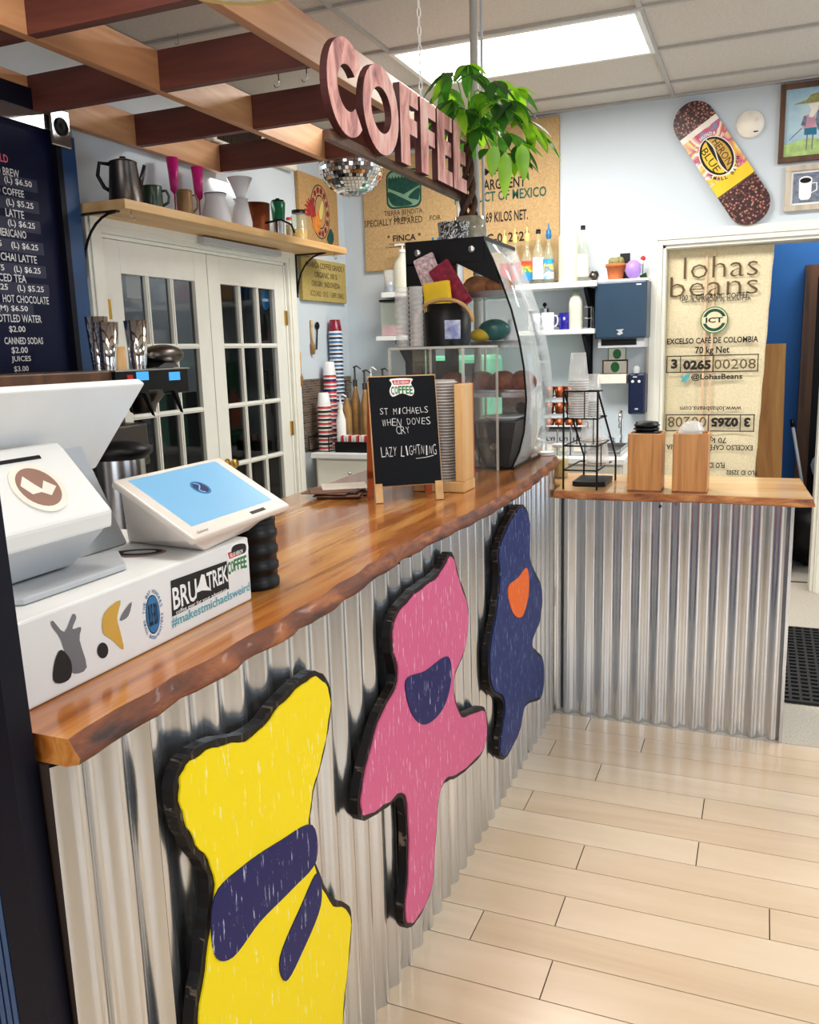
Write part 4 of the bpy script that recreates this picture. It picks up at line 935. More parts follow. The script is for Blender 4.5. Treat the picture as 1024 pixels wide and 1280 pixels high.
# ================================================================== BACK WALL SHELVES
def wshelf(z, lb, xl, xr, yf, th):
    r = thing('wall_shelf', lb, 'shelf', ((xl+xr)/2, YB, z-th)); b = MB(); b.box(xl, xr, yf, YB-.001, z-th, z, 'white'); b.build('board', r, bevel=.003)
    for x in (xr-.075, xl+.14):
        b = MB(); b.box(x-.022, x+.022, YB-.012, YB-.0005, z-.32, z-th, 'navyblk'); b.hull([(x-.012, YB-.012, z-th), (x+.012, YB-.012, z-th), (x-.012, YB-.012, z-.2), (x+.012, YB-.012, z-.2), (x-.012, yf+.04, z-th), (x+.012, yf+.04, z-th), (x-.012, yf+.04, z-th-.015), (x+.012, yf+.04, z-th-.015)], 'navyblk'); b.build('bracket', r)
    return r
Z1, Z2 = 1.965, 1.672
wshelf(Z1, 'upper white shelf on the back wall holding bottles', -2.45, -.985, 5.52, .035)
wshelf(Z2, 'lower white shelf on the back wall holding mugs and jars', -2.50, -.995, 5.52, .03)
def onb(cx, ty, wp, y=5.64): p = pt(cx, ty, y=y); return p.x, p.z, rad(wp, p)
def bottle(lb, cx, ty, wp, z, mt='bottle', label=None, cap='black', y=5.64, neck=.62, lm='white', pour=None, name='bottle', pump=False):
    x, zt, rr = onb(cx, ty, wp, y); h = zt-z
    r = thing(name, lb, 'bottle', (x, y, z)); b = MB()
    b.lathe([(rr*.95, 0), (rr, .01), (rr, h*neck*.85), (rr*.85, h*neck), (rr*.35, h*(neck+.16)), (rr*.32, h*.93), (0, h*.93)], (x, y, z), mt, 20); b.build('bottle_body', r)
    b = MB(); b.lathe([(rr*.4, 0), (rr*.4, h*.07), (0, h*.07)], (x, y, z+h*.93), cap, 14)
    if pour: b.lathe([(rr*.4, 0), (rr*.5, h*.05), (rr*.45, h*.16), (rr*.14, h*.2), (rr*.1, h*.3), (0, h*.31)], (x, y, z+h*.9), pour, 12)
    if pump: b.cyl((x, y, z+h*.9), (x, y, z+h*1.12), .006, cap, 8); b.box(x-.055, x+.012, y-.008, y+.008, z+h*1.10, z+h*1.14, cap)
    b.build('cap' if not pour else 'pour_spout', r)
    if label is not None:
        b = MB(); b.lathe([(rr*1.015, h*.1), (rr*1.015, h*neck*.8)], (x, y, z), label, 20)
        b.build('paper_label', r)
    return r
def band(name, stops, sc=1):
    m, n, b_ = nt(name); t = coords(n); sp = n.nodes.new('ShaderNodeSeparateXYZ'); n.links.new(t, sp.inputs[0])
    a = n.nodes.new('ShaderNodeMath'); a.operation = 'MULTIPLY_ADD'; n.links.new(sp.outputs[2], a.inputs[0]); a.inputs[1].default_value = sc; n.links.new(noise(n, t, 25), a.inputs[2])
    a2 = n.nodes.new('ShaderNodeMath'); a2.operation = 'SUBTRACT'; n.links.new(a.outputs[0], a2.inputs[0]); a2.inputs[1].default_value = .5
    n.links.new(ramp(n, a2.outputs[0], stops), b_.inputs['Base Color']); b_.inputs['Roughness'].default_value = .4; return m
M['rain'] = band('rainbow_label', [(.0, C(20, 110, 190)), (.3, C(30, 140, 200)), (.42, C(40, 150, 80)), (.5, C(250, 220, 60)), (.6, C(240, 120, 40)), (.8, C(220, 60, 60))], 5)
M['trop'] = band('tropical_label', [(0, C(40, 150, 210)), (.3, C(230, 240, 245)), (.4, C(30, 120, 190)), (.55, C(240, 220, 90)), (.7, C(20, 140, 200)), (.9, C(60, 190, 220))], 5)
bottle('clear syrup bottle with a yellow pour spout on the upper shelf, leftmost of three', 631, 300, 12, Z1, pour='paley', label='sred')
bottle('clear bottle with yellow pour spout and red label on the upper shelf', 644, 298, 13, Z1, pour='paley', label='sred')
bottle('rainbow-labelled bottle with a yellow pour spout on the upper shelf', 659, 296, 14, Z1, pour='paley', label='rain')
bottle('clear bottle with plain white label and dark cap on the upper shelf', 673, 287, 15, Z1, label='white')
bottle('blue tropical-labelled bottle with blue pour top on the upper shelf', 686, 292, 14, Z1, pour='sblue', label='trop')
bottle('tall clear bottle of pale yellow syrup with black cap, right end of upper shelf', 729, 282, 15, Z1, label='scream')
x, zt, rr = onb(711, 291, 25); b = MB(); h = zt-Z1; b.lathe([(rr*.95, 0), (rr, .01), (rr, h*.9), (rr*.85, h*.98), (rr*.5, h), (0, h)], (x, 5.64, Z1), 'jug', 24); tag(b.build('plastic_canister'), 'milky white plastic canister between bottles on the upper shelf', 'canister')
bottle('white pump bottle at the left end of the upper shelf', 503, 312, 24, Z1, 'jug', None, 'white', neck=.7, y=5.62, pump=True, name='pump_bottle')
x, zt, rr = onb(487, 338, 15, 5.6); b = MB(); b.lathe([(rr*.9, 0), (rr, zt-Z1), (rr*.93, zt-Z1), (rr*.8, .01), (0, .01)], (x, 5.6, Z1), 'cup', 18); b.lathe([(rr*.8, .01), (rr*.85, .05), (0, .05)], (x, 5.6, Z1), 'sblue', 14); tag(b.build('drinking_glass'), 'small glass with blue sea pattern at the left end of the upper shelf', 'glass')
for cx, lb in ((541, 'slim blue bottle behind the display case on the upper shelf, left one'), (548, 'slim blue bottle behind the display case on the upper shelf, right one')):
    x, zt, rr = onb(cx, 297, 6, 5.66); b = MB(); b.lathe([(rr, 0), (rr, (zt-Z1)*.7), (rr*.5, (zt-Z1)*.8), (rr*.5, zt-Z1), (0, zt-Z1)], (x, 5.66, Z1), 'sblue', 12); tag(b.build('bottle'), lb, 'bottle')
x, zt, rr = onb(743, 330, 12, 5.56); b = MB(); b.ball((x, 5.56, Z1+rr*.9), rr, 'dsteel', 8, 6, jit=.25); tag(b.build('metal_ornament'), 'small crumpled silver ornament at the right end of the upper shelf', 'ornament')
# second shelf
x, zt, rr = onb(492, 375, 29, 5.62); r = thing('storage_canister', 'square clear canister with black lid and pink powder on the lower shelf', 'canister', (x, 5.62, Z2)); h = zt-Z2
b = MB(); b.box(x-rr*.85, x+rr*.85, 5.62-rr*.85, 5.62+rr*.85, Z2, Z2+h*.94, 'bottle'); b.build('body', r)
b = MB(); b.box(x-rr*.8, x+rr*.8, 5.62-rr*.8, 5.62+rr*.8, Z2+.004, Z2+h*.3, 'ppink'); b.build('powder', r)
b = MB(); b.box(x-rr*.95, x+rr*.95, 5.62-rr*.95, 5.62+rr*.95, Z2+h*.94, Z2+h, 'black'); b.build('lid', r)
bottle('small dark bottle with white cap beside the square canister', 510, 381, 10, Z2, 'dsteel', None, 'white', 5.6)
def shelfmug(lb, cx, ty, wp, mt, hx, y=5.6):
    x, zt, rr = onb(cx, ty, wp, y); r = thing('mug', lb, 'mug', (x, y, Z2)); h = zt-Z2
    b = MB(); b.lathe([(rr*.95, 0), (rr, h*.1), (rr, h), (rr*.87, h), (rr*.85, .01), (0, .01)], (x, y, Z2), mt, 22); b.build('cup_body', r)
    b = MB(); b.tube([(x+hx*rr*k, y, Z2+h*q_) for k, q_ in ((.95, .82), (1.45, .8), (1.6, .55), (1.4, .28), (.95, .2))], rr*.13, mt, 8); b.build('handle', r)
shelfmug('white and teal mug on the lower shelf, just right of the curved glass', 685, 391, 16, 'cwhite', 1)
shelfmug('cobalt blue mug on the lower shelf', 706, 391, 14, 'cobalt', -1)
shelfmug('white mug seen through the edge of the curved glass on the lower shelf', 668, 392, 15, 'cwhite', 1, 5.55)
x, zt, rr = onb(681, 378, 6, 5.68); b = MB(); b.cyl((x, 5.68, Z2), (x, 5.68, zt-.04), .03, 'steel', 14); b.cyl((x, 5.68, zt-.05), (x, 5.68, zt-.02), .004, 'black', 8); b.ball((x, 5.68, zt-.015), .014, 'black', 12, 8); tag(b.build('french_press'), 'small steel press pot with black ball knob behind the mugs', 'coffee press')
bottle('tall pale green and white bottle on the lower shelf', 720, 363, 17, Z2, 'jug', None, 'ltgreen', 5.6, .8)
x, zt, rr = onb(734, 384, 13, 5.62); b = MB()
for a in (-1, 1):
    for q_ in (-1, 1): b.cyl((x+a*rr, 5.62+q_*rr, Z2), (x+a*rr, 5.62+q_*rr, zt), .003, 'steel', 6)
for zz in (Z2+.005, (Z2+zt)/2, zt): b.tube([(x+a*rr, 5.62+q_*rr, zz) for a, q_ in ((-1, -1), (1, -1), (1, 1), (-1, 1))], .003, 'steel', 6, True)
tag(b.build('wire_basket'), 'small square wire basket at the right end of the lower shelf', 'basket')
# towel dispenser
x0, x1, z0, z1 = -1.0, -.682, 1.605, 1.955; F = FB(0, YB-.22, 0)
r = thing('paper_towel_dispenser', 'slate blue paper towel dispenser on the back wall beside the doorway', 'towel dispenser', (-.84, YB, z0-.05))
b = MB(); b.fbox(F, x0, x1, z0, z1, 0, -.2195, 'slate'); b.build('cover', r, bevel=.012)
b = MB(); b.fbox(F, x0+.02, x1-.01, z0-.055, z0, -.02, -.2195, 'wgrey'); b.fbox(F, x0+.04, x1-.06, z0-.04, z0-.002, -.018, -.03, 'black'); b.build('paper_slot', r)
b = MB(); b.fbox(F, x0-.002, x1+.002, z1-.004, z1+.012, -.01, -.2195, 'white'); b.build('top_panel', r)
b = MB(); b.fbox(F, x1-.065, x1-.035, z1-.03, z1-.022, 0, .001, 'white'); b.build('maker_mark', r); b = MB(); b.poly(F, [((x0+x1)/2-.025+dx, z0+.02+dz) for dx, dz in ((0, .035), (.05, .038), (.035, .025), (.045, .012), (.02, 0), (.005, .01), (.02, .022))], 'wgrey', .001); b.build('emblem', r)
# on the dispenser
zt = z1+.0125; yq = 5.66
x, zz, rr = onb(770, 330, 24, yq); r = thing('potted_cactus', 'small cactus in a terracotta pot on the towel dispenser', 'potted plant', (x, yq, zt)); h = zz-zt
b = MB(); b.lathe([(rr*.72, 0), (rr*.95, h*.8), (rr*1.03, h*.8), (rr*1.05, h), (rr*.9, h), (0, h*.92)], (x, yq, zt), 'terra', 22); b.build('pot', r)
b = MB()
for dx, dy, s in ((-.02, 0, .03), (.018, .01, .034), (0, -.018, .028)): b.ball((x+dx, yq+dy, zt+h+.01), s, 'pstraw', 10, 8, jit=.12)
b.build('cactus', r)
x, zz, rr = onb(792, 325, 20, 5.62); b = MB(); b.ball((x, 5.62, zt+rr*1.15), rr, 'purple', 20, 14, (1, 1, 1.15)); tag(b.build('plastic_egg'), 'light purple plastic egg on the towel dispenser', 'egg')
x, zz, rr = onb(782, 317, 14, 5.7); b = MB(); F2 = FB(x, 5.7, zt); b.fbox(F2, -.03, .03, 0, zz-zt, 0, .02, 'text'); b.fbox(F2, -.024, .024, .08, .10, .02, .021, 'scream'); b.fbox(F2, -.024, .024, .05, .07, .02, .021, 'scream'); tag(b.build('small_sign_block'), 'small dark block with two cream bands behind the cactus', 'sign')
x, zz, rr = onb(804, 322, 10, 5.68); r = thing('artificial_flower', 'small red and white flower with green leaves beside the purple egg', 'flower', (x, 5.68, zt))
b = MB(); b.cyl((x, 5.68, zt), (x, 5.68, zz-.01), .003, 'leaf', 6); b.hull([(x-.02, 5.67, zt+.02), (x+.02, 5.69, zt+.04), (x+.03, 5.68, zt), (x-.01, 5.67, zt+.002)], 'leaf'); b.build('stem', r)
b = MB(); b.ball((x, 5.68, zz-.005), .016, 'sred', 10, 8); b.ball((x-.01, 5.675, zz-.03), .018, 'white', 10, 8); b.build('petals', r)
# dollar bills, ledge, soap dispenser
def onwall(x0p, y0p, x1p, y1p, y=YB-.004):
    a, c = pt(x0p, y0p, y=y), pt(x1p, y1p, y=y); return a.x, c.x, c.z, a.z
x0, x1, z0, z1 = onwall(760, 434, 783, 451)
def bill(x0, x1, z0, z1, lb, mt='ltgreen'):
    b = MB(); F = FB(0, YB-.001, 0); b.fbox(F, x0, x1, z0, z1, 0, .0015, mt); w_ = x1-x0; h_ = z1-z0; b.fbox(F, x0+w_*.06, x1-w_*.06, z0+h_*.1, z1-h_*.1, .0015, .0018, 'scream'); b.prism(F, circ((x0+x1)/2, (z0+z1)/2, h_*.3, h_*.36, 16), .0018, .002, 'sgreen'); tag(b.build('banknote'), lb, 'banknote')
bill(x0, x1, z0, z1, 'banknote pinned directly under the towel dispenser')
x0, x1, z0, z1 = onwall(753, 450, 785, 468); bill(x0, x1, z0, z1, 'framed note pinned above the cream ledge', 'canvaswood')
a, c = pt(748, 468, y=5.7), pt(784, 479, y=5.7); b = MB(); b.box(a.x, c.x, 5.66, YB-.001, c.z, a.z, 'scream'); tag(b.build('wall_ledge', bevel=.003), 'short cream ledge on the back wall under the pinned notes', 'ledge')
r = thing('soap_dispenser', 'tall navy soap dispenser on the back wall below the towel dispenser', 'soap dispenser', (-.745, YB, 1.12)); F = FB(0, YB-.12, 0)
b = MB(); b.fbox(F, -.80, -.692, 1.125, 1.385, 0, -.1195, 'slated'); b.build('housing', r, bevel=.012)
b = MB(); [b.prism(F, circ(-.772+.04*i, 1.335, .009), 0, .002, 'white') for i in (0, 1)]; b.fbox(F, -.77, -.745, 1.36, 1.366, 0, .002, 'white'); b.poly(F, circ(-.745, 1.16, .012, .006), 'wgrey', .001); b.build('badge', r)
x, zz, rr = onb(796, 457, 9, 5.66); b = MB(); b.lathe([(.018, 0), (.022, .03), (.014, .045), (0, .05)], (x, 5.66, 1.386), 'wgrey', 14); tag(b.build('small_figurine'), 'tiny grey ornament standing on the navy soap dispenser', 'ornament')

# ================================================================== BACK COUNTER
r = thing('back_counter', 'white-topped beige counter along the back wall under the shelves', 'counter', (-1.8, 5.4, 0))
b = MB(); b.box(-2.74, -.73, 5.02, 5.765, 0, .885, 'bcab' if 'bcab' in M else 'offwhite'); b.build('cabinet_body', r)
b = MB(); b.box(-2.76, -.72, 4.98, 5.768, .886, .92, 'white'); b.build('worktop', r, bevel=.004)
for i in range(4):
    b = MB(); x0 = -2.72+i*.5; b.box(x0, x0+.48, 5.004, 5.019, .12, .68, 'trim'); d_ = b.build('cabinet_door', r, bevel=.003); b = MB(); b.lathe([(.006, 0), (.006, .012), (.013, .016), (.012, .024), (0, .026)], (x0+.42, 5.004, .62), 'steel', 12, (0, -1, 0)); b.build('knob', d_)
    b = MB(); b.box(x0, x0+.48, 5.004, 5.019, .70, .87, 'trim'); d_ = b.build('drawer', r, bevel=.003); b = MB(); b.lathe([(.006, 0), (.006, .012), (.013, .016), (.012, .024), (0, .026)], (x0+.24, 5.004, .79), 'steel', 12, (0, -1, 0)); b.build('knob', d_)
# sink with tap
p = pt(772, 540, y=5.45)
r = thing('sink', 'stainless sink on the back counter seen between cup rack and bamboo box', 'sink', (p.x, 5.4, .92))
b = MB(); x0, x1 = -1.0, -.76
for q_ in ((x0, x1, 5.1, 5.14), (x0, x1, 5.6, 5.64), (x0, x0+.03, 5.14, 5.6), (x1-.03, x1, 5.14, 5.6)): b.box(*q_, .921, .945, 'steel')
b.box(x0+.03, x1-.03, 5.14, 5.6, .921, .926, 'dsteel'); b.build('basin', r)
r2 = thing('tap', 'chrome gooseneck tap with two levers behind the sink', 'tap', (p.x, 5.62, .945)); xx = p.x
b = MB(); b.cyl((xx, 5.62, .946), (xx, 5.62, 1.10), .012, 'chrome', 12); b.tube([(xx, 5.62, 1.09)]+[(xx-.0, 5.62-.045+.045*math.cos(a), 1.10+.05*math.sin(a)) for a in [i*PI/8 for i in range(9)]]+[(xx, 5.53, 1.05)], .009, 'chrome', 8); b.build('spout', r2)
for s in (-1, 1): b = MB(); b.cyl((xx+s*.05, 5.62, .946), (xx+s*.05, 5.62, .975), .012, 'chrome', 10); b.cyl((xx+s*.05, 5.62, .972), (xx+s*.075, 5.59, .985), .007, 'chrome', 8); b.build('tap_lever', r2)
# paper cup stacks on the back counter
M['cupw'] = band('printed_paper_cup', [(0, C(30, 34, 80)), (.3, C(235, 235, 235)), (.5, C(200, 50, 60)), (.75, C(235, 230, 230))], 6)
def cupstack(lb, cx, ty, by, wp, y, stripes, z=.921, name='paper_cup_stack', top='white', rimr=1.0):
    p = pt(cx, ty, y=y); rr = rad(wp, p)/2*1; rr = rad(wp, p); h = p.z-z; n = int(h/.0135)
    r = thing(name, lb, 'cups', (p.x, y, z)); b = MB(); prof = []
    for i in range(n): z0 = i*.0135; b.lathe([(rr*1.0, z0), (rr*1.02, z0+.004), (rr*.9, z0+.005), (rr*.93, z0+.0135)], (p.x, y, z), stripes[i % len(stripes)], 16)
    b.build('nested_rims', r)
    b = MB(); b.lathe([(rr*.93, 0), (rr*.72, .075), (rr*.66, .078), (0, .07)], (p.x, y, z+n*.0135), top, 18); b.build('top_cup', r); return r
cupstack('tallest stack of printed paper cups in the back left corner, navy and white rims', 419, 412, 560, 18, 5.45, ['white', 'sblue', 'white', 'navy'], top='wine')
cupstack('middle stack of red and white paper cups in the back left corner', 412, 466, 560, 17, 5.30, ['white', 'sred', 'white', 'sred', 'navy'], top='cwhite')
cupstack('front stack of red-rimmed paper cups in the back left corner', 405, 505, 560, 18, 5.14, ['white', 'sred', 'scream', 'text'], top='cwhite')
b = MB(); q_ = pt(405, 560, y=5.12)
for s in (-1, 1): b.tube([(q_.x+s*.075, 5.05, .925), (q_.x+s*.075, 5.05, 1.02), (q_.x+s*.075, 5.24, 1.02), (q_.x+s*.075, 5.24, .925)], .004, 'bmetal', 6)
for zz in (.925, 1.02): b.tube([(q_.x-.075, 5.05, zz), (q_.x+.075, 5.05, zz), (q_.x+.075, 5.24, zz), (q_.x-.075, 5.24, zz)], .004, 'bmetal', 6, True)
tag(b.build('cup_holder'), 'black wire holder around the front paper cup stack', 'holder')
# syrup bottles with pumps
for i, (cx, ty, cap_, lb) in enumerate(((443, 456, 'dsteel', 'tall syrup bottle with bronze pump, left of the chalkboard top'), (455, 461, 'dsteel', 'syrup bottle with bronze pump just behind the chalkboard, left one'), (463, 458, 'white', 'syrup bottle with white pump behind the chalkboard'), (478, 459, 'dsteel', 'syrup bottle with bronze pump behind the chalkboard, right one'), (432, 474, 'dsteel', 'amber syrup bottle with bronze pump beside the paper cups'), (425, 492, 'white', 'small white pump bottle in front of the paper cup stacks'))):
    y = (5.4, 5.36, 5.50, 5.4, 5.24, 5.10)[i]; p = pt(cx, ty, y=y); z = .921; h = p.z-z; rr = .032
    r = thing('syrup_bottle', lb, 'bottle', (p.x, y, z)); b = MB(); b.lathe([(rr, 0), (rr, h*.55), (rr*.45, h*.7), (rr*.4, h*.76), (0, h*.76)], (p.x, y, z), 'brownglaze' if i != 5 else 'white', 14); b.build('bottle_body', r)
    b = MB(); b.cyl((p.x, y, z+h*.74), (p.x, y, z+h*.82), rr*.5, cap_, 10); b.cyl((p.x, y, z+h*.8), (p.x, y, z+h*.97), .007, cap_, 8); b.tube([(p.x-.01, y, z+h*.97), (p.x+.02, y-.005, z+h*.985), (p.x+.05, y-.01, z+h*.95)], .006, cap_, 6); b.build('pump', r)
p = pt(425, 540, y=5.12); r = thing('sugar_caddy', 'dark box of sugar packets with red wrappers behind the chalkboard', 'box', (p.x+.08, 5.12, .921))
b = MB(); b.box(p.x, p.x+.26, 5.04, 5.14, .921, .99, 'black'); b.build('tray', r)
b = MB()
for i in range(12): b.hull([(p.x+.015+i*.019+a, 5.06+c, d) for a, c, d in ((0, 0, .93), (.012, 0, .93), (.012, .06, .93), (0, .06, .93), (.004, 0, 1.03), (.016, 0, 1.03), (.016, .06, 1.03), (.004, .06, 1.03))], ('white', 'sred', 'scream')[i % 3])
b.build('packets', r)
# brushes hung on the wall by the doors
def tool(lb, x0p, y0p, x1p, y1p, head, hm, name, cat):
    a, c = pt(x0p, y0p, x=XL+.012), pt(x1p, y1p, x=XL+.012); r = thing(name, lb, cat, (XL+.012, a.y, c.z)); b = MB(); m_ = a.lerp(c, .62)
    if head == 'bottom':
        b.tube([a, m_], [.008, .007], hm, 8); b.build('handle', r); b = MB(); b.tube([m_, m_.lerp(c, .3), c], [.008, .020, .016], 'brownglaze', 8); b.build('bristles', r)
    else:
        b.tube([a.lerp(c, .2), c], .005, hm, 8); b.build('handle', r); b = MB(); b.ball(a.lerp(c, .12), .026, hm, 14, 10, (.35, 1, 1)); b.build('scoop', r)
tool('wooden-handled pastry brush hanging on the wall right of the french doors, upper one', 389, 400, 391, 443, 'bottom', 'shelfw', 'pastry_brush', 'brush')
tool('black measuring spoon hanging on the wall beside a wooden brush', 397, 403, 396, 437, 'top', 'black', 'measuring_spoon', 'spoon')
tool('wooden-handled brush hanging on the door casing, lower one', 375, 440, 376, 483, 'bottom', 'shelfw', 'pastry_brush', 'brush')
r = thing('mint_appliance', 'mint green machine with dark posts on the back counter, seen through the display case', 'appliance', (-1.8, 5.4, .921))
b = MB(); b.box(-2.10, -1.58, 5.2, 5.5, .921, 1.53, 'mint'); b.build('housing', r, bevel=.03); b = MB(); b.box(-1.93, -1.85, 5.17, 5.2, .93, 1.50, 'black'); b.box(-1.74, -1.68, 5.17, 5.2, .93, 1.48, 'black'); b.build('group_heads', r)
# copper mugs rack and coffee bags on the back counter
r = thing('wire_rack', 'black wire rack of copper-coloured cups on the back counter behind the cup tower', 'rack', (-1.2, 5.45, .921)); b = MB()
p0, p1 = pt(682, 480, y=5.4), pt(735, 480, y=5.4)
for zz in (1.05, 1.15, 1.25): b.tube([(p0.x, 5.3, zz), (p1.x, 5.3, zz), (p1.x, 5.55, zz), (p0.x, 5.55, zz)], .005, 'wgrey', 6, True)
for x in (p0.x, p1.x):
    for y in (5.3, 5.55): b.cyl((x, y, .921), (x, y, 1.27), .005, 'wgrey', 6)
b.build('frame', r)
for j in range(3):
    b = MB(); b.box(p0.x, p1.x, 5.3, 5.55, 1.048+.1*j-.002, 1.05+.1*j, 'glass'); b.build('shelf', r)
rn = ('bottom', 'middle', 'top')
for j in range(3):
    for i in range(4):
        x = p0.x+.035+i*(p1.x-p0.x-.07)/3; z = 1.051+.1*j; b = MB(); b.lathe([(.026, 0), (.034, .07), (.030, .07), (.022, .006), (0, .006)], (x, 5.36, z), 'copper', 16); b.tube([(x+.03, 5.35, z+.055), (x+.05, 5.33, z+.05), (x+.048, 5.33, z+.02), (x+.028, 5.35, z+.012)], .004, 'copper', 6)
        tag(b.build('copper_mug'), 'copper mug on the %s tier of the wire rack, number %d from the left' % (rn[j], i+1), 'mug', 'copper mugs on the wire rack')
for i, (cx, w_) in enumerate(((690, 15), (706, 15), (724, 17))):
    p = pt(cx, 532, y=5.12); x = p.x; rr = rad(w_, p); h = p.z-.921
    r = thing('coffee_bag', ('pale coffee bag with black print, left of three behind the cup tower', 'pale coffee bag with black print, middle of three behind the cup tower', 'silver-white coffee bag, right of three behind the cup tower')[i], 'bag', (x, 5.12, .921), group='coffee bags on the back counter')
    b = MB(); b.hull([(x-rr, 5.09, .922), (x+rr, 5.09, .922), (x-rr, 5.17, .922), (x+rr, 5.17, .922), (x-rr, 5.095, .922+h*.8), (x+rr, 5.095, .922+h*.8), (x-rr, 5.16, .922+h*.8), (x+rr, 5.16, .922+h*.8), (x-rr*.95, 5.125, .922+h), (x+rr*.95, 5.125, .922+h)], 'wgrey'); b.build('bag_body', r)
    b = MB(); F = FB(0, 5.088, 0); b.text(F, 'LYI', x-rr*.7, x+rr*.7, .922+h*.5, .922+h*.62, 'text', .001, .03); b.fbox(F, x-rr*.6, x+rr*.6, .922+h*.15, .922+h*.38, 0, .001, 'scream'); b.fbox(F, x-rr, x+rr, .922+h*.9, .922+h*.96, 0, -.03, 'text'); b.build('print', r)

# ================================================================== DOORWAY ROOM
M['ink2'] = mat('faded_brown_ink', C(96, 76, 48), .85, var=.15)
Ys = 5.86; F = FB(0, Ys, 0)
r = thing('burlap_curtain', 'long printed burlap coffee sack hung in the doorway like a curtain', 'sack', (-.28, Ys, .3))
x0, x1 = DX0+.022, .028
b = MB(); n = 26; mN = 24; vs = []
for j in range(mN+1):
    t = j/mN; z = 2.15-t*1.87; xr = x1-.055*min(1, t*1.25)
    for i in range(n+1):
        s = i/n; vs.append(F(x0+(xr-x0)*s+(.002*math.sin(j*2.1) if i == n else 0), z+.006*math.sin(s*5)*(1-t), .010*math.sin(s*11)*(0.3+.7*t)*.6+.006*math.sin(t*9+s*2)-.012))
b.add(vs, [(j*(n+1)+i, (j+1)*(n+1)+i, (j+1)*(n+1)+i+1, j*(n+1)+i+1) for j in range(mN) for i in range(n)], 'burl2', True); b.build('sack_cloth', r, solid=.004)
def ct(s, X0, X1, yt_, yb_, mt='text', bold=.026, rot=False, c=.012):
    a, d = pt(X0, (yt_+yb_)/2, y=Ys-.015), pt(X1, (yt_+yb_)/2, y=Ys-.015); h = rad((yb_-yt_)*2, a); zc = (a.z+d.z)/2; b = MB(); b.text(F, s, a.x, d.x, zc-h/2, zc+h/2, mt, c, bold, rot); b.build('lettering', r)
ct('lohas', 855, 948, 320, 346, 'ink2', -.012); ct('beans', 838, 948, 344, 369, 'ink2', -.012)
ct('100 % ORGANIC COFFEE', 850, 936, 367, 374, 'text', .01); ct('Certified Organic by Ecocert SA', 852, 939, 373, 378, 'text', .01)
pc_ = pt(893, 400, y=Ys-.015); Rr = rad(33, pc_); b = MB()
b.prism(F, circ(pc_.x, pc_.z, Rr), .0105, .0118, 'sgreen'); b.prism(F, circ(pc_.x, pc_.z, Rr*.92), .0118, .0122, 'burl2'); b.prism(F, circ(pc_.x, pc_.z, Rr*.84), .0122, .0126, 'dkgreen'); b.prism(F, circ(pc_.x, pc_.z, Rr*.62), .0126, .013, 'burl2'); b.fbox(F, pc_.x-Rr*.9, pc_.x+Rr*.9, pc_.z-Rr*.24, pc_.z+Rr*.24, .013, .0134, 'burl2')
b.text(F, 'ICT', pc_.x-Rr*.62, pc_.x+Rr*.62, pc_.z-Rr*.2, pc_.z+Rr*.2, 'text', .0138, .03)
b.build('round_emblem', r)
ct('EXCELSO CAFÉ DE COLOMBIA', 834, 948, 420, 429); ct('70 kg Net', 869, 912, 433, 444); ct('@LohasBeans', 864, 928, 467, 476)
def frame_box(X0, X1, yt_, yb_, divs):
    a, d = pt(X0, yt_, y=Ys-.015), pt(X1, yb_, y=Ys-.015); tl = pt(X0, yt_, y=Ys-.015); w_ = .006
    b = MB(); z1_, z0_ = a.z, a.z-rad((yb_-yt_)*2, a)
    for z in (z0_, z1_-w_): b.fbox(F, a.x, d.x, z, z+w_, .011, .0125, 'text')
    for q_ in [X0]+divs+[X1]: x = pt(q_, yt_, y=Ys-.015).x; b.fbox(F, x-w_/2, x+w_/2, z0_, z1_, .011, .0125, 'text')
    b.build('printed_box', r)
frame_box(834, 948, 445, 466, [851, 892]); ct('3', 839, 847, 449, 461, 'text', .05); ct('0265', 854, 889, 450, 462, 'text', .05); ct('00208', 893, 945, 449, 461, 'ink2', 0)
b = MB(); b.poly(F, [(lambda v: (v.x, v.z))(pt(X, Y, y=Ys-.015)) for X, Y in ((851, 470), (855, 471), (858, 468), (863, 468), (861, 473), (857, 478), (851, 477), (853, 474))], 'twt', .0125); b.build('bird_mark', r)
ct('www.lohasbeans.com', 850, 927, 508, 514, 'text', .01, True); frame_box(833, 943, 518, 539, [886, 926]); ct('3', 930, 938, 522, 534, 'text', .05, True); ct('0265', 889, 923, 522, 534, 'text', .05, True); ct('00208', 835, 883, 521, 534, 'ink2', 0, True)
ct('70 kg', 885, 908, 545, 554, 'text', .015, True); ct('EXCELSO CAFÉ DE COLOMBIA', 833, 941, 556, 564, 'text', .015, True); ct('FLO ID 22502', 868, 906, 578, 585, 'text', .02, True); ct('FLO ID 32502', 908, 946, 588, 594, 'text', .02, True)
M['rstripe'] = mat('faded_red_stripe', C(220, 184, 150), .9, var=.06, scale=60)
for X in (-.36, -.315): b = MB(); b.fbox(F, X-.006, X+.006, .40, 2.12, .0102, .0108, 'rstripe'); b.build('woven_stripe', r)
r = thing('leaning_slab', 'raw live-edge wood slab leaning in the room beyond the doorway', 'wood slab', (.07, 6.25, 0))
a, d = pt(957, 430, y=6.25), pt(983, 430, y=6.25)
b = MB(); b.hull([(a.x-.22, 6.12, .0), (d.x+.02, 6.12, .0), (a.x-.22, 6.16, .0), (d.x+.02, 6.16, .0), (a.x-.22, 6.27, a.z), (d.x, 6.27, a.z), (a.x-.22, 6.31, a.z), (d.x, 6.31, a.z)], 'rawwood'); b.build('slab_body', r)
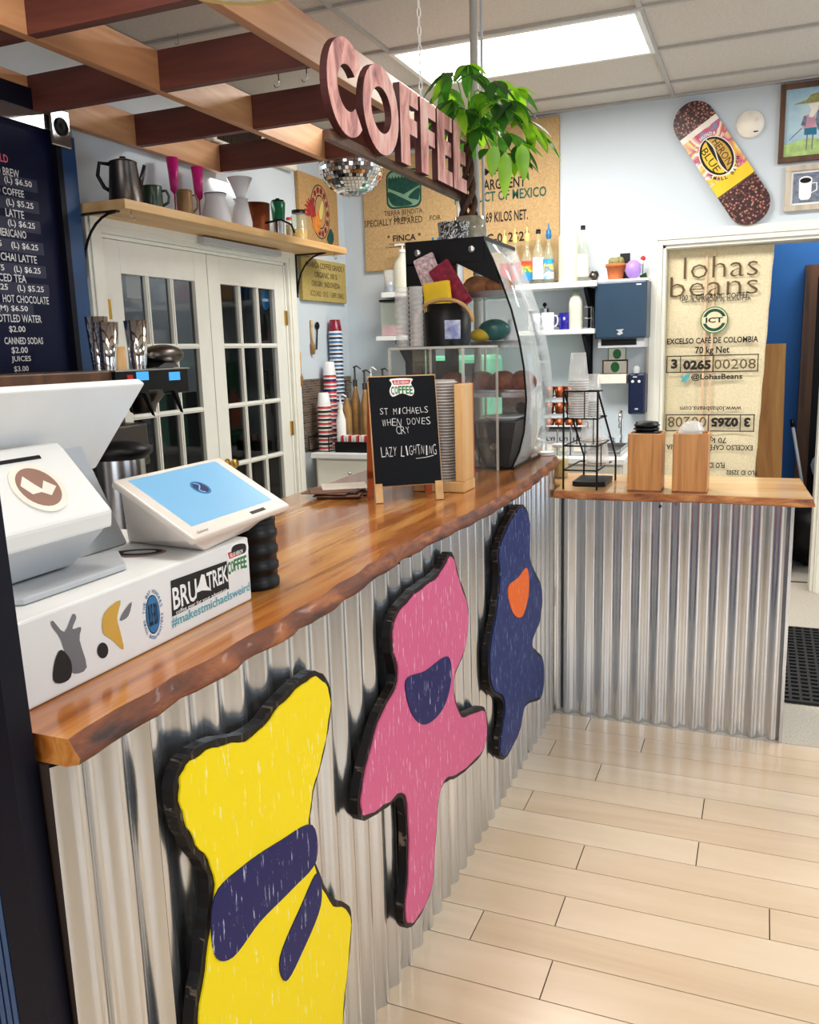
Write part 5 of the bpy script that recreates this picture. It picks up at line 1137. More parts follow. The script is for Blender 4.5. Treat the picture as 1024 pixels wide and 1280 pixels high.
# brown cupboard door frame further back and clutter
a = pt(1004, 400, y=7.3); b = MB(); b.box(a.x, a.x+.09, 7.33, 7.44, 0, 2.12, 'frame_dk'); b.box(a.x+.09, a.x+1.0, 7.33, 7.44, 2.03, 2.12, 'frame_dk'); b.box(a.x+.91, a.x+1.0, 7.33, 7.44, 0, 2.03, 'frame_dk'); b.box(a.x+.09, a.x+.91, 7.40, 7.44, 0, 2.03, 'black'); ob = b.build('door_4'); ob['kind'] = 'structure'
a, d = pt(990, 525, y=7.2), pt(1002, 600, y=7.0); r = thing('broom', 'broom with pale handle leaning against the blue wall beyond the doorway', 'broom', (d.x, 7.0, .3)); b = MB(); dd = (d-a).normalized(); e = a+dd*((a.z-.03)/-dd.z); b.tube([a, e], .012, 'wgrey', 10); b.build('handle', r); b = MB(); b.tube([a, a+dd*.06], .016, 'black', 10); b.build('grip', r)
p = pt(1012, 650, y=6.5); r = thing('rubbish_bag', 'crumpled black rubbish bag on the floor beyond the doorway', 'bag', (p.x, 6.5, 0)); b = MB(); b.ball((p.x+.05, 6.5, .24), .26, 'black', 22, 14, (1, .8, .92), .07); b.build('bag_body', r); b = MB(); b.cyl((p.x+.05, 6.5, .46), (p.x+.06, 6.5, .54), .03, 'black', 10, .05); b.build('knot', r)
p = pt(1020, 575, y=6.75); b = MB(); b.ball((p.x+.12, 6.85, p.z-.05), .14, 'film', 18, 12, (1, .8, 1.1), .09); b.cyl((p.x+.12, 6.85, .02), (p.x+.12, 6.85, p.z-.17), .10, 'white', 16); tag(b.build('bin_with_liner'), 'white bin with a clear plastic liner beside the brown door frame', 'bin')
# rubber mat
b = MB(); x0, x1, y0, y1 = .13, .72, 3.89, 4.96
b.box(x0, x1, y0, y1, .001, .006, 'rubber'); F = FT(0, 0, .006)
nx, ny = 14, 22
for i in range(nx+1): b.box(x0+(x1-x0)*i/nx-.006, x0+(x1-x0)*i/nx+.006, y0, y1, .006, .014, 'rubber')
for j in range(ny+1): b.box(x0, x1, y0+(y1-y0)*j/ny-.009, y0+(y1-y0)*j/ny+.009, .006, .0145, 'rubber')
tag(b.build('rubber_mat'), 'black perforated rubber floor mat behind the end of the return counter', 'mat')

# ================================================================== RETURN COUNTER ITEMS
def bambox(x0, x1, y0, y1, lb):
    z1 = 1.218; r = thing('bamboo_box', lb, 'box', ((x0+x1)/2, (y0+y1)/2, T2)); b = MB(); t = .008
    b.box(x0, x1, y0, y0+t, T2+.001, z1, 'bam'); b.box(x0, x1, y1-t, y1, T2+.001, z1, 'bam'); b.box(x0, x0+t, y0+t, y1-t, T2+.001, z1, 'bam'); b.box(x1-t, x1, y0+t, y1-t, T2+.001, z1, 'bam'); b.box(x0+t, x1-t, y0+t, y1-t, T2+.001, T2+.01, 'bam')
    b.build('box_body', r, bevel=.003); b = MB(); b.box(x0, x1, y0-.0008, y1, T2+.0005, T2+.008, 'barkx'); b.build('base_band', r); return z1
z1 = bambox(-.487, -.357, 3.462, 3.60, 'open bamboo box holding black lids, left of the pair')
z1 = bambox(-.316, -.184, 3.47, 3.60, 'open bamboo box holding clear lids, right of the pair')
for i in range(6):
    z = z1-.045+i*.014; b = MB(); x = -.424+random.uniform(-.006, .006); b.lathe([(.050, 0), (.051, .005), (.046, .007), (.043, .016), (.03, .018), (0, .016)], (x, 3.53, z), 'black', 24); tag(b.build('black_cup_lid'), 'black plastic cup lid in the left bamboo box, %s of the pile' % ('bottom', 'second', 'third', 'fourth', 'fifth', 'top')[i], 'lid', 'black lids in the bamboo box')
for i in range(5):
    z = z1-.04+i*.012; b = MB(); x = -.25+random.uniform(-.012, .012); y = 3.535+random.uniform(-.01, .01); b.lathe([(.046, 0), (.047, .004), (.044, .006), (.034, .03), (.014, .038), (.012, .036), (.032, .028), (.04, .006)], (x, y, z), 'cup', 24); tag(b.build('clear_cup_lid'), 'clear domed cup lid in the right bamboo box, %s of the pile' % ('bottom', 'second', 'third', 'fourth', 'top')[i], 'lid', 'clear lids in the bamboo box')
# wire cup tower
r = thing('cup_rack', 'black wire cup tower with sloping back on the return counter', 'rack', (-.66, 3.53, T2)); b = MB()
xa, xb = -.745, -.608; rw = .0042
b.cyl((xa, 3.465, T2+.001), (xa, 3.465, 1.385), rw, 'bmetal', 8); b.cyl((xb, 3.465, T2+.001), (xb, 3.465, 1.385), rw, 'bmetal', 8)
for x in (xa+.01, xb+.01): b.tube([(x-.01, 3.47, 1.385), (x+.02, 3.75, 1.09), (x+.02, 3.75, T2+.001)], rw, 'bmetal', 8)
for z, ys in ((1.385, 3.52), (1.275, 3.62), (1.165, 3.70), (1.065, 3.76)):
    b.tube([(xa, 3.465, z), (xb, 3.465, z), (xb+.01, ys, z), (xa+.01, ys, z)], .0035, 'bmetal', 6, True)
for z0, z1_, y_ in ((1.275, 1.385, 3.463),): [b.cyl((xa+(xb-xa)*t, y_, z0), (xa+(xb-xa)*t, y_, z1_), .0025, 'bmetal', 6) for t in (.12, .62)]
for t in (.3, .8): b.cyl((xa+(xb-xa)*t, 3.53, 1.165), (xa+(xb-xa)*t, 3.53, 1.275), .0025, 'bmetal', 6); b.cyl((xa+(xb-xa)*t+.02, 3.6, 1.065), (xa+(xb-xa)*t+.02, 3.6, 1.165), .0025, 'bmetal', 6)
b.build('wire_frame', r)
b = MB(); b.box(xa+.02, xb+.02, 3.55, 3.74, T2+.002, T2+.022, 'black'); b.build('base_tray', r, bevel=.003)
def clearstack(x, y, z, zt, rr, lb):
    n = max(2, int((zt-z-.09)/.010)); b = MB(); b.lathe([(rr, 0), (rr*.74, .10), (rr*.7, .10)], (x, y, z+n*.010), 'cup', 24)
    for i in range(n): b.lathe([(rr*1.04, i*.010), (rr*1.04, i*.010+.0032)], (x, y, z), 'cuprim', 24); b.lathe([(rr*.97, i*.010+.0035), (rr*.96, i*.010+.010)], (x, y, z), 'cup', 24)
    tag(b.build('plastic_cup_stack'), lb, 'cups', 'clear cup stacks')
p = pt(727, 441, y=3.50); clearstack(-.695, 3.51, 1.278, pt(727, 441, y=3.51).z, .040, 'tall inverted stack of clear cups at the top front of the wire tower')
p = pt(743, 470, y=3.6); clearstack(p.x-.008, 3.62, 1.278, p.z, .036, 'shorter clear cup stack behind the tall one, top of the wire tower')
clearstack(-.655, 3.59, 1.168, 1.272, .045, 'stack of clear cups on the middle tier of the wire tower')
clearstack(-.64, 3.66, 1.068, 1.16, .048, 'stack of large clear cups on the lowest tier of the wire tower')
# second wire tower further back seen through the glass
q0 = pt(672, 470, y=4.0)
# pasta jar
p = pt(692, 570, y=3.52); jar('glass_jar', 'glass jar of dry pasta on the return counter under the slab end', -.835, 3.80, T2+.001, .040, .15, .5, 'sgold', 'white')

# ================================================================== DISPLAY CASE
CY0, CY1, CX0 = 3.15, 3.57, -1.275
r = thing('display_case', 'curved-glass pastry display case with black frame on the far end of the counter', 'display case', (-1.05, 3.36, T1))
def sidepoly(y, px):
    return [(v.x, v.z) for v in (pt(a, b_, y=y) for a, b_ in px)]
crv = [(605, 300), (616, 322), (628, 352), (640, 386), (650, 425), (656, 460), (659, 500), (656, 540), (650, 565), (640, 586)]
cv = sidepoly(CY0, crv); cv = [(x, z) for x, z in cv]; cv[-1] = (cv[-1][0], T1+.004)
F0 = FB(0, CY0, 0)
side = cv+[(CX0, T1+.004), (CX0, cv[0][1])]
b = MB(); b.prism(F0, side, -.002, -.006, 'acry'); b.build('side_glass', r); b = MB(); b.prism(FB(0, CY1, 0), side, 0, .004, 'acry'); b.build('side_glass', r)
b = MB(); v = []
for x, z in cv: v += [(x, CY0, z), (x, CY1, z)]
b.add(v, [(2*i, 2*i+2, 2*i+3, 2*i+1) for i in range(len(cv)-1)], 'curve', True); b.build('curved_glass', r, solid=.005)
zt = cv[0][1]; b = MB()
b.fbox(F0, CX0-.01, cv[0][0]+.004, zt-.075, zt+.012, -.002, .012, 'black'); b.fbox(F0, CX0-.01, CX0+.055, T1+.001, zt-.07, -.002, .012, 'black')
b.hull([F0(a, c, d) for a, c in ((cv[0][0], zt+.01), (cv[0][0]-.12, zt-.07), (cv[1][0], cv[1][1]), (cv[2][0]-.005, cv[2][1]-.01)) for d in (-.002, .008)], 'black')
b.box(CX0-.01, cv[0][0]+.004, CY0, CY1, zt, zt+.014, 'black'); b.fbox(FB(0, CY1, 0), CX0-.01, CX0+.05, T1+.001, zt, 0, .012, 'black')
b.box(CX0-.01, CX0+.01, CY0+.18, CY0+.24, T1+.001, zt, 'black'); b.box(CX0-.01, cv[-1][0]+.01, CY0, CY1, T1+.001, T1+.012, 'black'); bf_ = b.build('black_frame', r)
for x in (CX0+.04, cv[0][0]-.045): b = MB(); b.lathe([(.014, 0), (.014, .005), (.010, .008), (0, .008)], F0(x, zt-.03, .012), 'steel', 18, (0, -1, 0)); b.build('cap_bolt', bf_)
b = MB(); v = []
for x, z in cv: v += [(x+.001, CY0-.003, z), (x+.001, CY0+.004, z), (x-.006, CY0-.003, z), (x-.006, CY0+.004, z)]
b.add(v, [(4*i+a, 4*i+4+a, 4*i+4+c, 4*i+c) for i in range(len(cv)-1) for a, c in ((0, 1), (2, 0), (3, 2), (1, 3))], 'black', True); b.build('edge_seal', r)
def xat(z):
    for i in range(len(cv)-1):
        if cv[i][1] >= z >= cv[i+1][1]: t = (cv[i][1]-z)/(cv[i][1]-cv[i+1][1]); return cv[i][0]+(cv[i+1][0]-cv[i][0])*t
    return cv[-1][0]
SH = [1.285, 1.50, 1.70]
SH[2] = pt(580, 368, y=CY0).z; SH[1] = pt(620, 430, y=CY0).z; SH[0] = pt(640, 492, y=CY0).z
for z in SH: b = MB(); b.box(CX0+.02, xat(z)-.012, CY0+.01, CY1-.01, z-.006, z, 'gshelf'); b.box(CX0+.02, xat(z)-.008, CY0+.008, CY0+.014, z-.014, z+.003, 'steel'); b.build('shelf', r)
# trays and food in the case
def tray(lb, x0, x1, z, y0=CY0+.04, y1=CY1-.05, mt='steel', h=.012, name='serving_tray'):
    b = MB(); b.box(x0, x1, y0, y1, z+.001, z+.004, mt); [b.box(*q_, z+.004, z+h, mt) for q_ in ((x0, x1, y0, y0+.005), (x0, x1, y1-.005, y1), (x0, x0+.005, y0+.005, y1-.005), (x1-.005, x1, y0+.005, y1-.005))]
    return tag(b.build(name), lb, 'tray')
tray('steel tray under the bread on the top shelf of the display case', -1.16, xat(SH[2])-.02, SH[2])
tray('steel tray on the middle shelf of the display case', -1.20, xat(SH[1])-.025, SH[1])
tray('steel tray under the dark pastries on the lower shelf of the display case', -1.20, xat(SH[0])-.02, SH[0])
def loaf(lb, x, y, z, rx, ry, rz, mt, rot=0):
    b = MB(); n = 20; b.ball((x, y, z+rz*.72), 1, mt, n, 12, (rx, ry, rz), .05); tag(b.build('pastry'), lb, 'pastry', 'pastries in the display case')
loaf('golden crusty pastry on the top shelf, nearest the curved glass', -.955, 3.26, SH[2]+.005, .055, .045, .036, 'bread'); loaf('golden crusty pastry on the top shelf, left one', -1.04, 3.27, SH[2]+.005, .06, .05, .04, 'bread'); loaf('golden pastry at the back of the top shelf', -.99, 3.40, SH[2]+.005, .06, .05, .042, 'bread')
for i, x in enumerate((-1.14, -1.03, -.94, -.865)): loaf('dark brown pastry on the lower shelf, %s' % ('leftmost', 'second from left', 'third from left', 'rightmost')[i], x, 3.26+.02*(i % 2), SH[0]+.085 if False else SH[0]+.005, .055, .06, .045, 'bread2')
# teal dish, cups on middle shelf
p = pt(618, 412, y=3.3); b = MB(); b.ball((p.x, 3.3, SH[1]+.055), 1, 'tealc', 20, 12, (.065, .05, .042)); tag(b.build('teal_package'), 'rounded teal wrapped package on the middle shelf of the display case', 'package')
p = pt(603, 418, y=3.3); b = MB(); b.ball((p.x, 3.28, SH[1]+.036), 1, 'yellow', 16, 10, (.045, .04, .026)); tag(b.build('yellow_package'), 'yellow wrapped snack beside the teal package', 'package')
p = pt(636, 410, y=3.3); b = MB(); b.lathe([(.028, 0), (.032, .02), (.022, .06), (.012, .07), (.014, .085), (0, .09)], (p.x, 3.34, SH[1]+.005), 'cwhite', 18); tag(b.build('ceramic_pot'), 'small white lidded pot at the right of the middle shelf', 'pot')
# steel container, black bin, plates at the bottom of case
zc = T1+.013
p = pt(632, 575, y=3.25); r = thing('black_bin', 'black square bin with a round badge at the base of the display case', 'bin', (-.95, 3.28, zc)); b = MB()
b.hull([(x, y, zc) for x in (-1.02, -.90) for y in (3.19, 3.33)]+[(x, y, 1.285) for x in (-1.05, -.865) for y in (3.17, 3.35)], 'black'); b.build('bin_body', r)
b = MB(); b.lathe([(.014, 0), (.014, .004), (.010, .004), (.010, .001)], (-.955, 3.178, 1.19), 'steel', 18, (0, -1, 0)); b.build('badge', r)
b = MB(); b.lathe([(.04, 0), (.05, .004), (.075, .018), (.072, .019), (.045, .008), (0, .008)], (-1.14, 3.27, zc+.1), 'cwhite', 28); b.cyl((-1.14, 3.27, zc), (-1.14, 3.27, zc+.1), .02, 'cwhite', 14); tag(b.build('cake_stand'), 'small white footed plate at the base of the display case', 'plate')
b = MB(); b.lathe([(.05, 0), (.055, .004), (.085, .016), (.082, .018), (.05, .008), (0, .008)], (-.945, 3.27, 1.286), 'cwhite', 28); tag(b.build('white_plate'), 'white plate resting on the black bin in the display case', 'plate')

b = MB(); b.box(-.985, -.862, 3.40, 3.50, zc+.001, SH[0]-.012, 'steel'); b.lathe([(.022, 0), (.022, .003), (.016, .003), (.016, .001)], (-.905, 3.399, SH[0]-.07), 'dsteel', 20, (0, -1, 0)); tag(b.build('steel_container', bevel=.006), 'tall steel container with a round emblem behind the black bin in the display case', 'container')
# acrylic box in front of the case
r = thing('acrylic_cabinet', 'clear acrylic box standing in front of the display case', 'display box', (-1.05, 2.93, T1)); x0, x1, y0, y1, z1 = -1.19, -.925, 2.735, 3.13, 1.572
b = MB(); t = .004
b.box(x0, x1, y0, y0+t, T1+.001, z1, 'acry'); b.box(x1-t, x1, y0, y1, T1+.001, z1, 'acry'); b.box(x0, x0+t, y0, y1, T1+.001, z1, 'acry'); b.box(x0, x1, y1-t, y1, T1+.001, z1, 'acry'); b.box(x0, x1, y0, y1, z1-t, z1, 'acry'); b.build('panels', r)
b = MB(); e = .004
for x in (x0, x1):
    for y in (y0, y1): b.box(x-e, x+e, y-e, y+e, T1+.001, z1, 'acryedge')
    b.box(x-e, x+e, y0, y1, z1-e, z1+e, 'acryedge')
for y in (y0, y1): b.box(x0, x1, y-e, y+e, z1-e, z1+e, 'acryedge')
b.build('polished_edges', r)
zt = z1+.005
# bucket on it
p = pt(566, 432, y=2.92); r = thing('black_bucket', 'black round tub with a printed label on top of the acrylic box', 'tub', (-1.035, 2.90, zt)); R0 = .088
h = pt(566, 380, y=2.9).z-zt
b = MB(); b.lathe([(R0*.92, 0), (R0*.95, h*.8), (R0*.82, h*.84), (R0*.82, h), (R0*.7, h), (R0*.7, h*.3), (0, h*.3)], (-1.035, 2.90, zt), 'black', 32); b.build('tub_body', r)
b = MB(); n = 8; v = []
for i in range(n+1):
    a = -1.35+.66*i/n; v += [(-1.035+R0*.96*math.cos(a), 2.9+R0*.96*math.sin(a), zt+h*.16), (-1.035+R0*.975*math.cos(a), 2.9+R0*.975*math.sin(a), zt+h*.60)]
M['lblpat'] = band('busy_printed_label', [(0, C(60, 80, 150)), (.45, C(215, 215, 225)), (.5, C(90, 70, 110)), (.56, C(210, 200, 215)), (.8, C(60, 120, 180))], 3); b.add(v, [(2*i, 2*i+2, 2*i+3, 2*i+1) for i in range(n)], 'lblpat', True); b.build('printed_label', r)
b = MB(); v0 = []
b.tube([(-1.035+(R0+.018)*math.cos(a), 2.86, zt+h*.55+(h*.55)*math.sin(a)) for a in [i*PI/14 for i in range(15)]], .007, 'kraft', 8); b.tube([(-1.035-(R0+.018), 2.86, zt+h*.55), (-1.035-(R0+.018), 2.86, zt+.002)], .007, 'kraft', 8); tag(b.build('kraft_arch'), 'curved kraft board arch around the black tub', 'holder')
M['spack'] = mat('crinkled_silver_film', C(206, 178, 180), .25, var=.45, scale=70, bmp=.6)
def packet(lb, cx, cy, w_, h_, tilt, mt, y, zbase=None):
    p = pt(cx, cy, y=y); W_, H_ = rad(w_, p), rad(h_, p); F = Fr(p, (math.cos(tilt), 0, math.sin(tilt)), (-math.sin(tilt), 0, math.cos(tilt))); b = MB()
    out = rrect(-W_, W_, -H_, H_, W_*.15, 2); b.prism(F, out, -.002, .002, mt); b.prism(F, [(a*.85, c*.85) for a, c in out], -.012, .012, mt); tag(b.build('snack_packet', bevel=.004), lb, 'snack packet', 'snack packets behind the black tub')
packet('yellow snack packet standing behind the black tub', 548, 378, 36, 50, .1, 'yellow', 3.0)
packet('dark red snack packet leaning behind the black tub', 563, 358, 30, 62, .55, 'wine', 3.05)
packet('crumpled silver and red snack packet at the back left of the black tub', 540, 352, 28, 66, .35, 'spack', 3.09)
p = pt(527, 432, y=2.80); b = MB(); xx = -1.15
for k_, dx in ((0, 0), (1, .052)):
    for i in range(13): b.lathe([(.024, i*.0155), (.026, i*.0155+.004), (.022, i*.0155+.005), (.0235, i*.0155+.0155)], (-1.165+dx, 2.80, zt), 'cup', 14)
tag(b.build('plastic_cup_stack'), 'twin sleeves of small clear cups at the left on the acrylic box', 'cups', 'clear cup stacks')
# wooden lid dispenser
r = thing('lid_dispenser', 'birch lid dispenser with a round-cornered slot right of the chalkboard', 'dispenser', (-.96, 2.66, T1)); x0, x1, y0, y1 = -1.06, -.882, 2.60, 2.715; zt2 = 1.475
b = MB(); F = FB(0, y0, 0)
b.box(x1-.03, x1, y0, y1-.012, T1+.036, zt2-.02, 'ply'); b.box(x0, x0+.012, y0, y1-.012, T1+.036, zt2-.02, 'ply'); b.box(x0, x1, y1-.0119, y1, T1+.036, zt2-.02, 'orangew'); b.box(x0, x1, y0, y1, T1+.001, T1+.0359, 'ply')
b.build('wood_body', r, bevel=.003)
b = MB(); n = 34
for i in range(n): z = T1+.037+i*.0096; b.lathe([(.047, 0), (.047, .0035)], (-.968, 2.652, z), 'cuprim', 24); b.lathe([(.040, .004), (.041, .0096)], (-.968, 2.652, z), 'cup', 24)
tag(b.build('lid_stack'), 'tall ribbed stack of clear lids standing in the birch dispenser', 'lids')
def hand(b, q, t, a0, a1, b0, h, mt):
    n = len(t); w_ = (a1-a0)/n; rg = random.Random(len(t)*7+int(b0*1000))
    for i, ch in enumerate(t):
        if ch == ' ': continue
        v, f = textgeo(ch, -.018); an = rg.uniform(-.14, .14); sz = rg.uniform(.82, 1.12); cw = w_*(.30 if ch == 'I' else .80)*sz; dy = rg.uniform(-.08, .08)*h
        cx = a0+(i+.5)*w_; b.add([q(cx+((x-.5)*cw)*math.cos(an)-((y-.5)*h*sz)*math.sin(an), b0+h/2+dy+((x-.5)*cw)*math.sin(an)+((y-.5)*h*sz)*math.cos(an), .0007) for x, y in v], f, mt)
# chalkboard
o0 = Vector((-1.085, 2.352, T1)); uu = Vector((.178, .122, 0)).normalized(); bk = Vector((-uu.y, uu.x, 0)); Wc = .215; hh = .385
tl_ = Vector((0, 0, hh))+bk*.075; vv = tl_.normalized()
F = Fr(o0, uu, vv); Lc = tl_.length
r = thing('chalkboard_sign', 'tabletop A-frame chalkboard with handwritten coffee names on the counter', 'sign', (o0.x+.1, o0.y+.08, T1))
b = MB(); b.fbox(F, 0, .024, .001, .06, -.008, .004, 'shelfw'); b.fbox(F, Wc-.024, Wc, .001, .06, -.008, .004, 'shelfw'); b.fbox(F, 0, Wc, .05, Lc, -.01, 0, 'shelfw'); b.build('front_frame', r, bevel=.001)
b = MB(); b.fbox(F, .003, Wc-.003, .052, Lc-.004, .0, .003, 'chalkblk'); b.build('board', r)
# back leg frame
G = Fr(o0+bk*.16, uu, (Vector((0, 0, hh))-bk*.085).normalized()); Lb = (Vector((0, 0, hh))-bk*.085).length
b = MB()
for a in (0, Wc-.022): b.fbox(G, a, a+.022, .001, Lb-.01, -.006, .006, 'orangew')
b.fbox(G, .0, Wc, .06, .085, -.006, .006, 'orangew'); b.fbox(G, .022, Wc-.022, .085, Lb-.01, -.003, .0, 'orangew'); b.build('back_frame', r)
b = MB(); q = Fr(F(0, 0, .0035), F.u, F.v)
for s, a0, a1, b0, b1, bo in (('ST MICHAELS', .03, .185, .272, .292, -.016), ('WHEN DOVES', .035, .19, .236, .258, -.016), ('CRY', .078, .122, .210, .232, -.016), ('LAZY LIGHTNING', .026, .202, .143, .173, -.014)): hand(b, q, s, a0, a1, b0, b1-b0, 'chalk')
b.tube([q(.135, .132, .0008), q(.165, .134, .0008), q(.192, .139, .0008)], .0011, 'chalk', 5); b.build('chalk_writing', r)
def logo(q, cx, cy, s, b):
    b.prism(q, smooth2([(cx-.52*s, cy), (cx-.40*s, cy+.28*s), (cx-.45*s, cy+.48*s), (cx+.45*s, cy+.48*s), (cx+.40*s, cy+.28*s), (cx+.52*s, cy), (cx+.40*s, cy-.25*s), (cx, cy-.12*s), (cx-.40*s, cy-.25*s)], 3), 0, .0006, 'wtext')
    b.prism(q, [(cx-.40*s, cy+.42*s), (cx-.33*s, cy+.24*s), (cx+.33*s, cy+.24*s), (cx+.40*s, cy+.42*s)], .0006, .0009, 'sred'); b.text(q, 'BLUE HERON', cx-.30*s, cx+.30*s, cy+.27*s, cy+.38*s, 'wtext', .0013, .02)
    for i, ch in enumerate('COFFEE'): xo = (i-2.5)*.155*s; dz = .05*s*math.cos(xo/s*3.2)-.05*s; b.text(q, ch, cx+xo-.07*s, cx+xo+.07*s, cy-.14*s+dz*1.2, cy+.18*s+dz*.2, 'sgreen', .0013, .03)
b = MB(); logo(q, .105, .345, .075, b); b.build('logo_sticker', r)
# folded napkins and papers
for i in range(7):
    p = pt(420+random.uniform(-8, 14), 612-i*1.0, z=T1+.004); a = random.uniform(-.25, .35); F = FT(-1.27+random.uniform(-.02, .03), 2.46+random.uniform(-.03, .04), T1+.001+i*.0042, .35+a); b = MB(); b.fbox(F, -.075, .075, -.06, .06, 0, .0038, 'napkin' if i not in (3, 6) else 'scream')
    tag(b.build('paper_napkin', bevel=.0015), 'folded %s paper in the napkin pile left of the chalkboard, %s layer' % ('brown' if i not in (3, 6) else 'cream', ('bottom', 'second', 'third', 'fourth', 'fifth', 'sixth', 'top')[i]), 'napkin', 'napkin pile')
# brown paper bag and lids at the far end
b = MB(); F = FT(-.915, 3.625, T1+.001, 1.1); b.hull([F(a, c, d) for a, c, d in ((-.04, -.03, 0), (.06, -.03, 0), (-.04, .04, 0), (.06, .04, 0), (-.04, -.025, .04), (.02, -.025, .036), (-.04, .035, .04), (.02, .035, .036))], 'kraft'); tag(b.build('paper_bag', bevel=.004), 'small brown paper bag lying behind the display case at the counter end', 'bag')
b = MB(); p = pt(682, 568, z=T1+.01)
for i in range(3): b.lathe([(.034, 0), (.038, .002), (.034, .005), (0, .005)], (-.855, 3.625, T1+.001+i*.0055), 'cwhite', 24)
tag(b.build('saucer_stack'), 'few white saucers stacked at the far tip of the counter', 'saucers')
# pot, plant and cup on the case
ztop = 1.955+.026; ztop = cv[0][1]+.0145
p = pt(585, 285, y=3.36); xq = p.x
r = thing('potted_money_tree', 'money tree with braided trunk in a grey glass pot on the display case', 'potted plant', (-1.10, 3.34, ztop))
pp = pt(588, 300, y=3.34); px_, py_ = pp.x+.0, 3.34
hp = pt(588, 272, y=3.34).z-ztop
b = MB(); b.lathe([(.062, 0), (.066, hp*.5), (.060, hp), (.052, hp), (.05, hp*.8), (0, hp*.8)], (px_, py_, ztop), 'potglass', 28); b.build('pot', r)
b = MB(); b.lathe([(.05, 0), (0, .004)], (px_, py_, ztop+hp*.82), 'trunk', 16); b.build('soil', r)
zc0 = ztop+hp*.8; ztk = pt(590, 180, y=3.34).z; b = MB()
for k in range(4):
    P = []
    for i in range(17):
        t = i/16; a = k*PI/2+t*PI*2.2; q_ = .026*(1-t)+.008; P.append((px_+q_*math.cos(a)*.9-.004, py_+q_*math.sin(a), zc0+(ztk-zc0)*t))
    b.tube(P, [.0125-.004*i/16 for i in range(17)], 'trunk', 8)
b.build('braided_trunk', r)
rnd = random.Random(4)
stems = MB(); fol = MB()
def leaflet(fo, base, d, nrm, L, W_, mt):
    d = d.normalized(); s = d.cross(nrm).normalized(); up_ = s.cross(d); n = 7; v = []
    for i in range(n+1):
        t = i/n; w_ = W_*(math.sin(PI*min(1, t**.8))**.8)*(1 if 0 < i < n else .02); c = base+d*(L*t)+Vector((0, 0, -1))*(L*.30*t*t)
        v += [c-s*w_+up_*w_*.25, c, c+s*w_+up_*w_*.25]
    f = [(3*i+a, 3*i+3+a, 3*i+4+a, 3*i+1+a) for i in range(n) for a in (0, 1)]
    fo.add(v, f, mt, True)
top = Vector((px_-.004, py_, ztk))
dep0 = 3.34
targets = [(655, 165), (668, 175), (640, 140), (620, 115), (585, 95), (560, 125), (550, 165), (572, 150), (600, 130), (630, 180), (612, 200), (650, 195), (596, 175), (560, 105), (632, 150), (606, 160), (580, 185), (640, 205), (566, 140), (592, 108), (645, 125), (618, 145), (590, 150)]
for k, (tx_, ty_) in enumerate(targets):
    yy = dep0+rnd.uniform(-.15, .15); tgt = pt(tx_, ty_-14, y=yy)
    st = top+Vector((rnd.uniform(-.01, .01), rnd.uniform(-.01, .01), rnd.uniform(-.03, .06)))
    mid = st.lerp(tgt, .5)+Vector((0, 0, .05+.03*rnd.random())); stems.tube([st, st.lerp(mid, .5)+Vector((0, 0, .015)), mid, mid.lerp(tgt, .6)+Vector((0, 0, .01)), tgt], .0028, 'leafy', 6)
    dirx = (tgt-st); dirx.z = 0; dirx = dirx.normalized() if dirx.length > 1e-4 else Vector((1, 0, 0)); a0 = math.atan2(dirx.y, dirx.x)
    nl = rnd.choice((5, 5, 6)); L = rnd.uniform(.10, .145)
    for i in range(nl):
        a = a0+(i-(nl-1)/2)*.72+rnd.uniform(-.1, .1); dd_ = Vector((math.cos(a), math.sin(a), rnd.uniform(-1.0, -.15)))
        leaflet(fol, tgt, dd_, Vector((0, 0, 1)), L*(1-.22*abs(i-(nl-1)/2)/2), .0235, 'leafy' if ((k*3+i) % 4 == 0 or (tx_ > 640 and i % 2)) else 'leaf')
for (tx_, ty_, l_, tilt) in ((632, 190, .16, 0), (652, 180, .13, .3), (618, 182, .11, -.2)):
    tgt = pt(tx_, ty_, y=3.2); leaflet(fol, tgt, Vector((tilt*.4, -.1, -1)), Vector((.2, -1, 0)), l_*.8, .026, 'leafy')
stems.build('stems', r); fol.build('leaves', r)
p = pt(568, 302, y=3.22); xx = p.x; h = pt(568, 279, y=3.22).z-ztop; rr = rad(40, p)
def doodle():
    m, n, b_ = nt('black_white_doodle'); f = noise(n, coords(n), 26, 1, .3, 2.5); k_, w_ = C(16, 16, 18), C(228, 228, 228)
    n.links.new(ramp(n, f, [(.40, k_), (.415, w_), (.45, w_), (.465, k_), (.52, k_), (.535, w_), (.56, w_), (.575, k_)]), b_.inputs['Base Color']); return m
M['blkpat'] = doodle()
b = MB(); b.lathe([(rr*.9, 0), (rr, h), (rr*.92, h), (rr*.85, .01), (0, .01)], (xx, 3.215, ztop), 'blkpat', 28); tag(b.build('patterned_cup', bevel=0), 'black cup with white doodle pattern on top of the display case', 'cup')

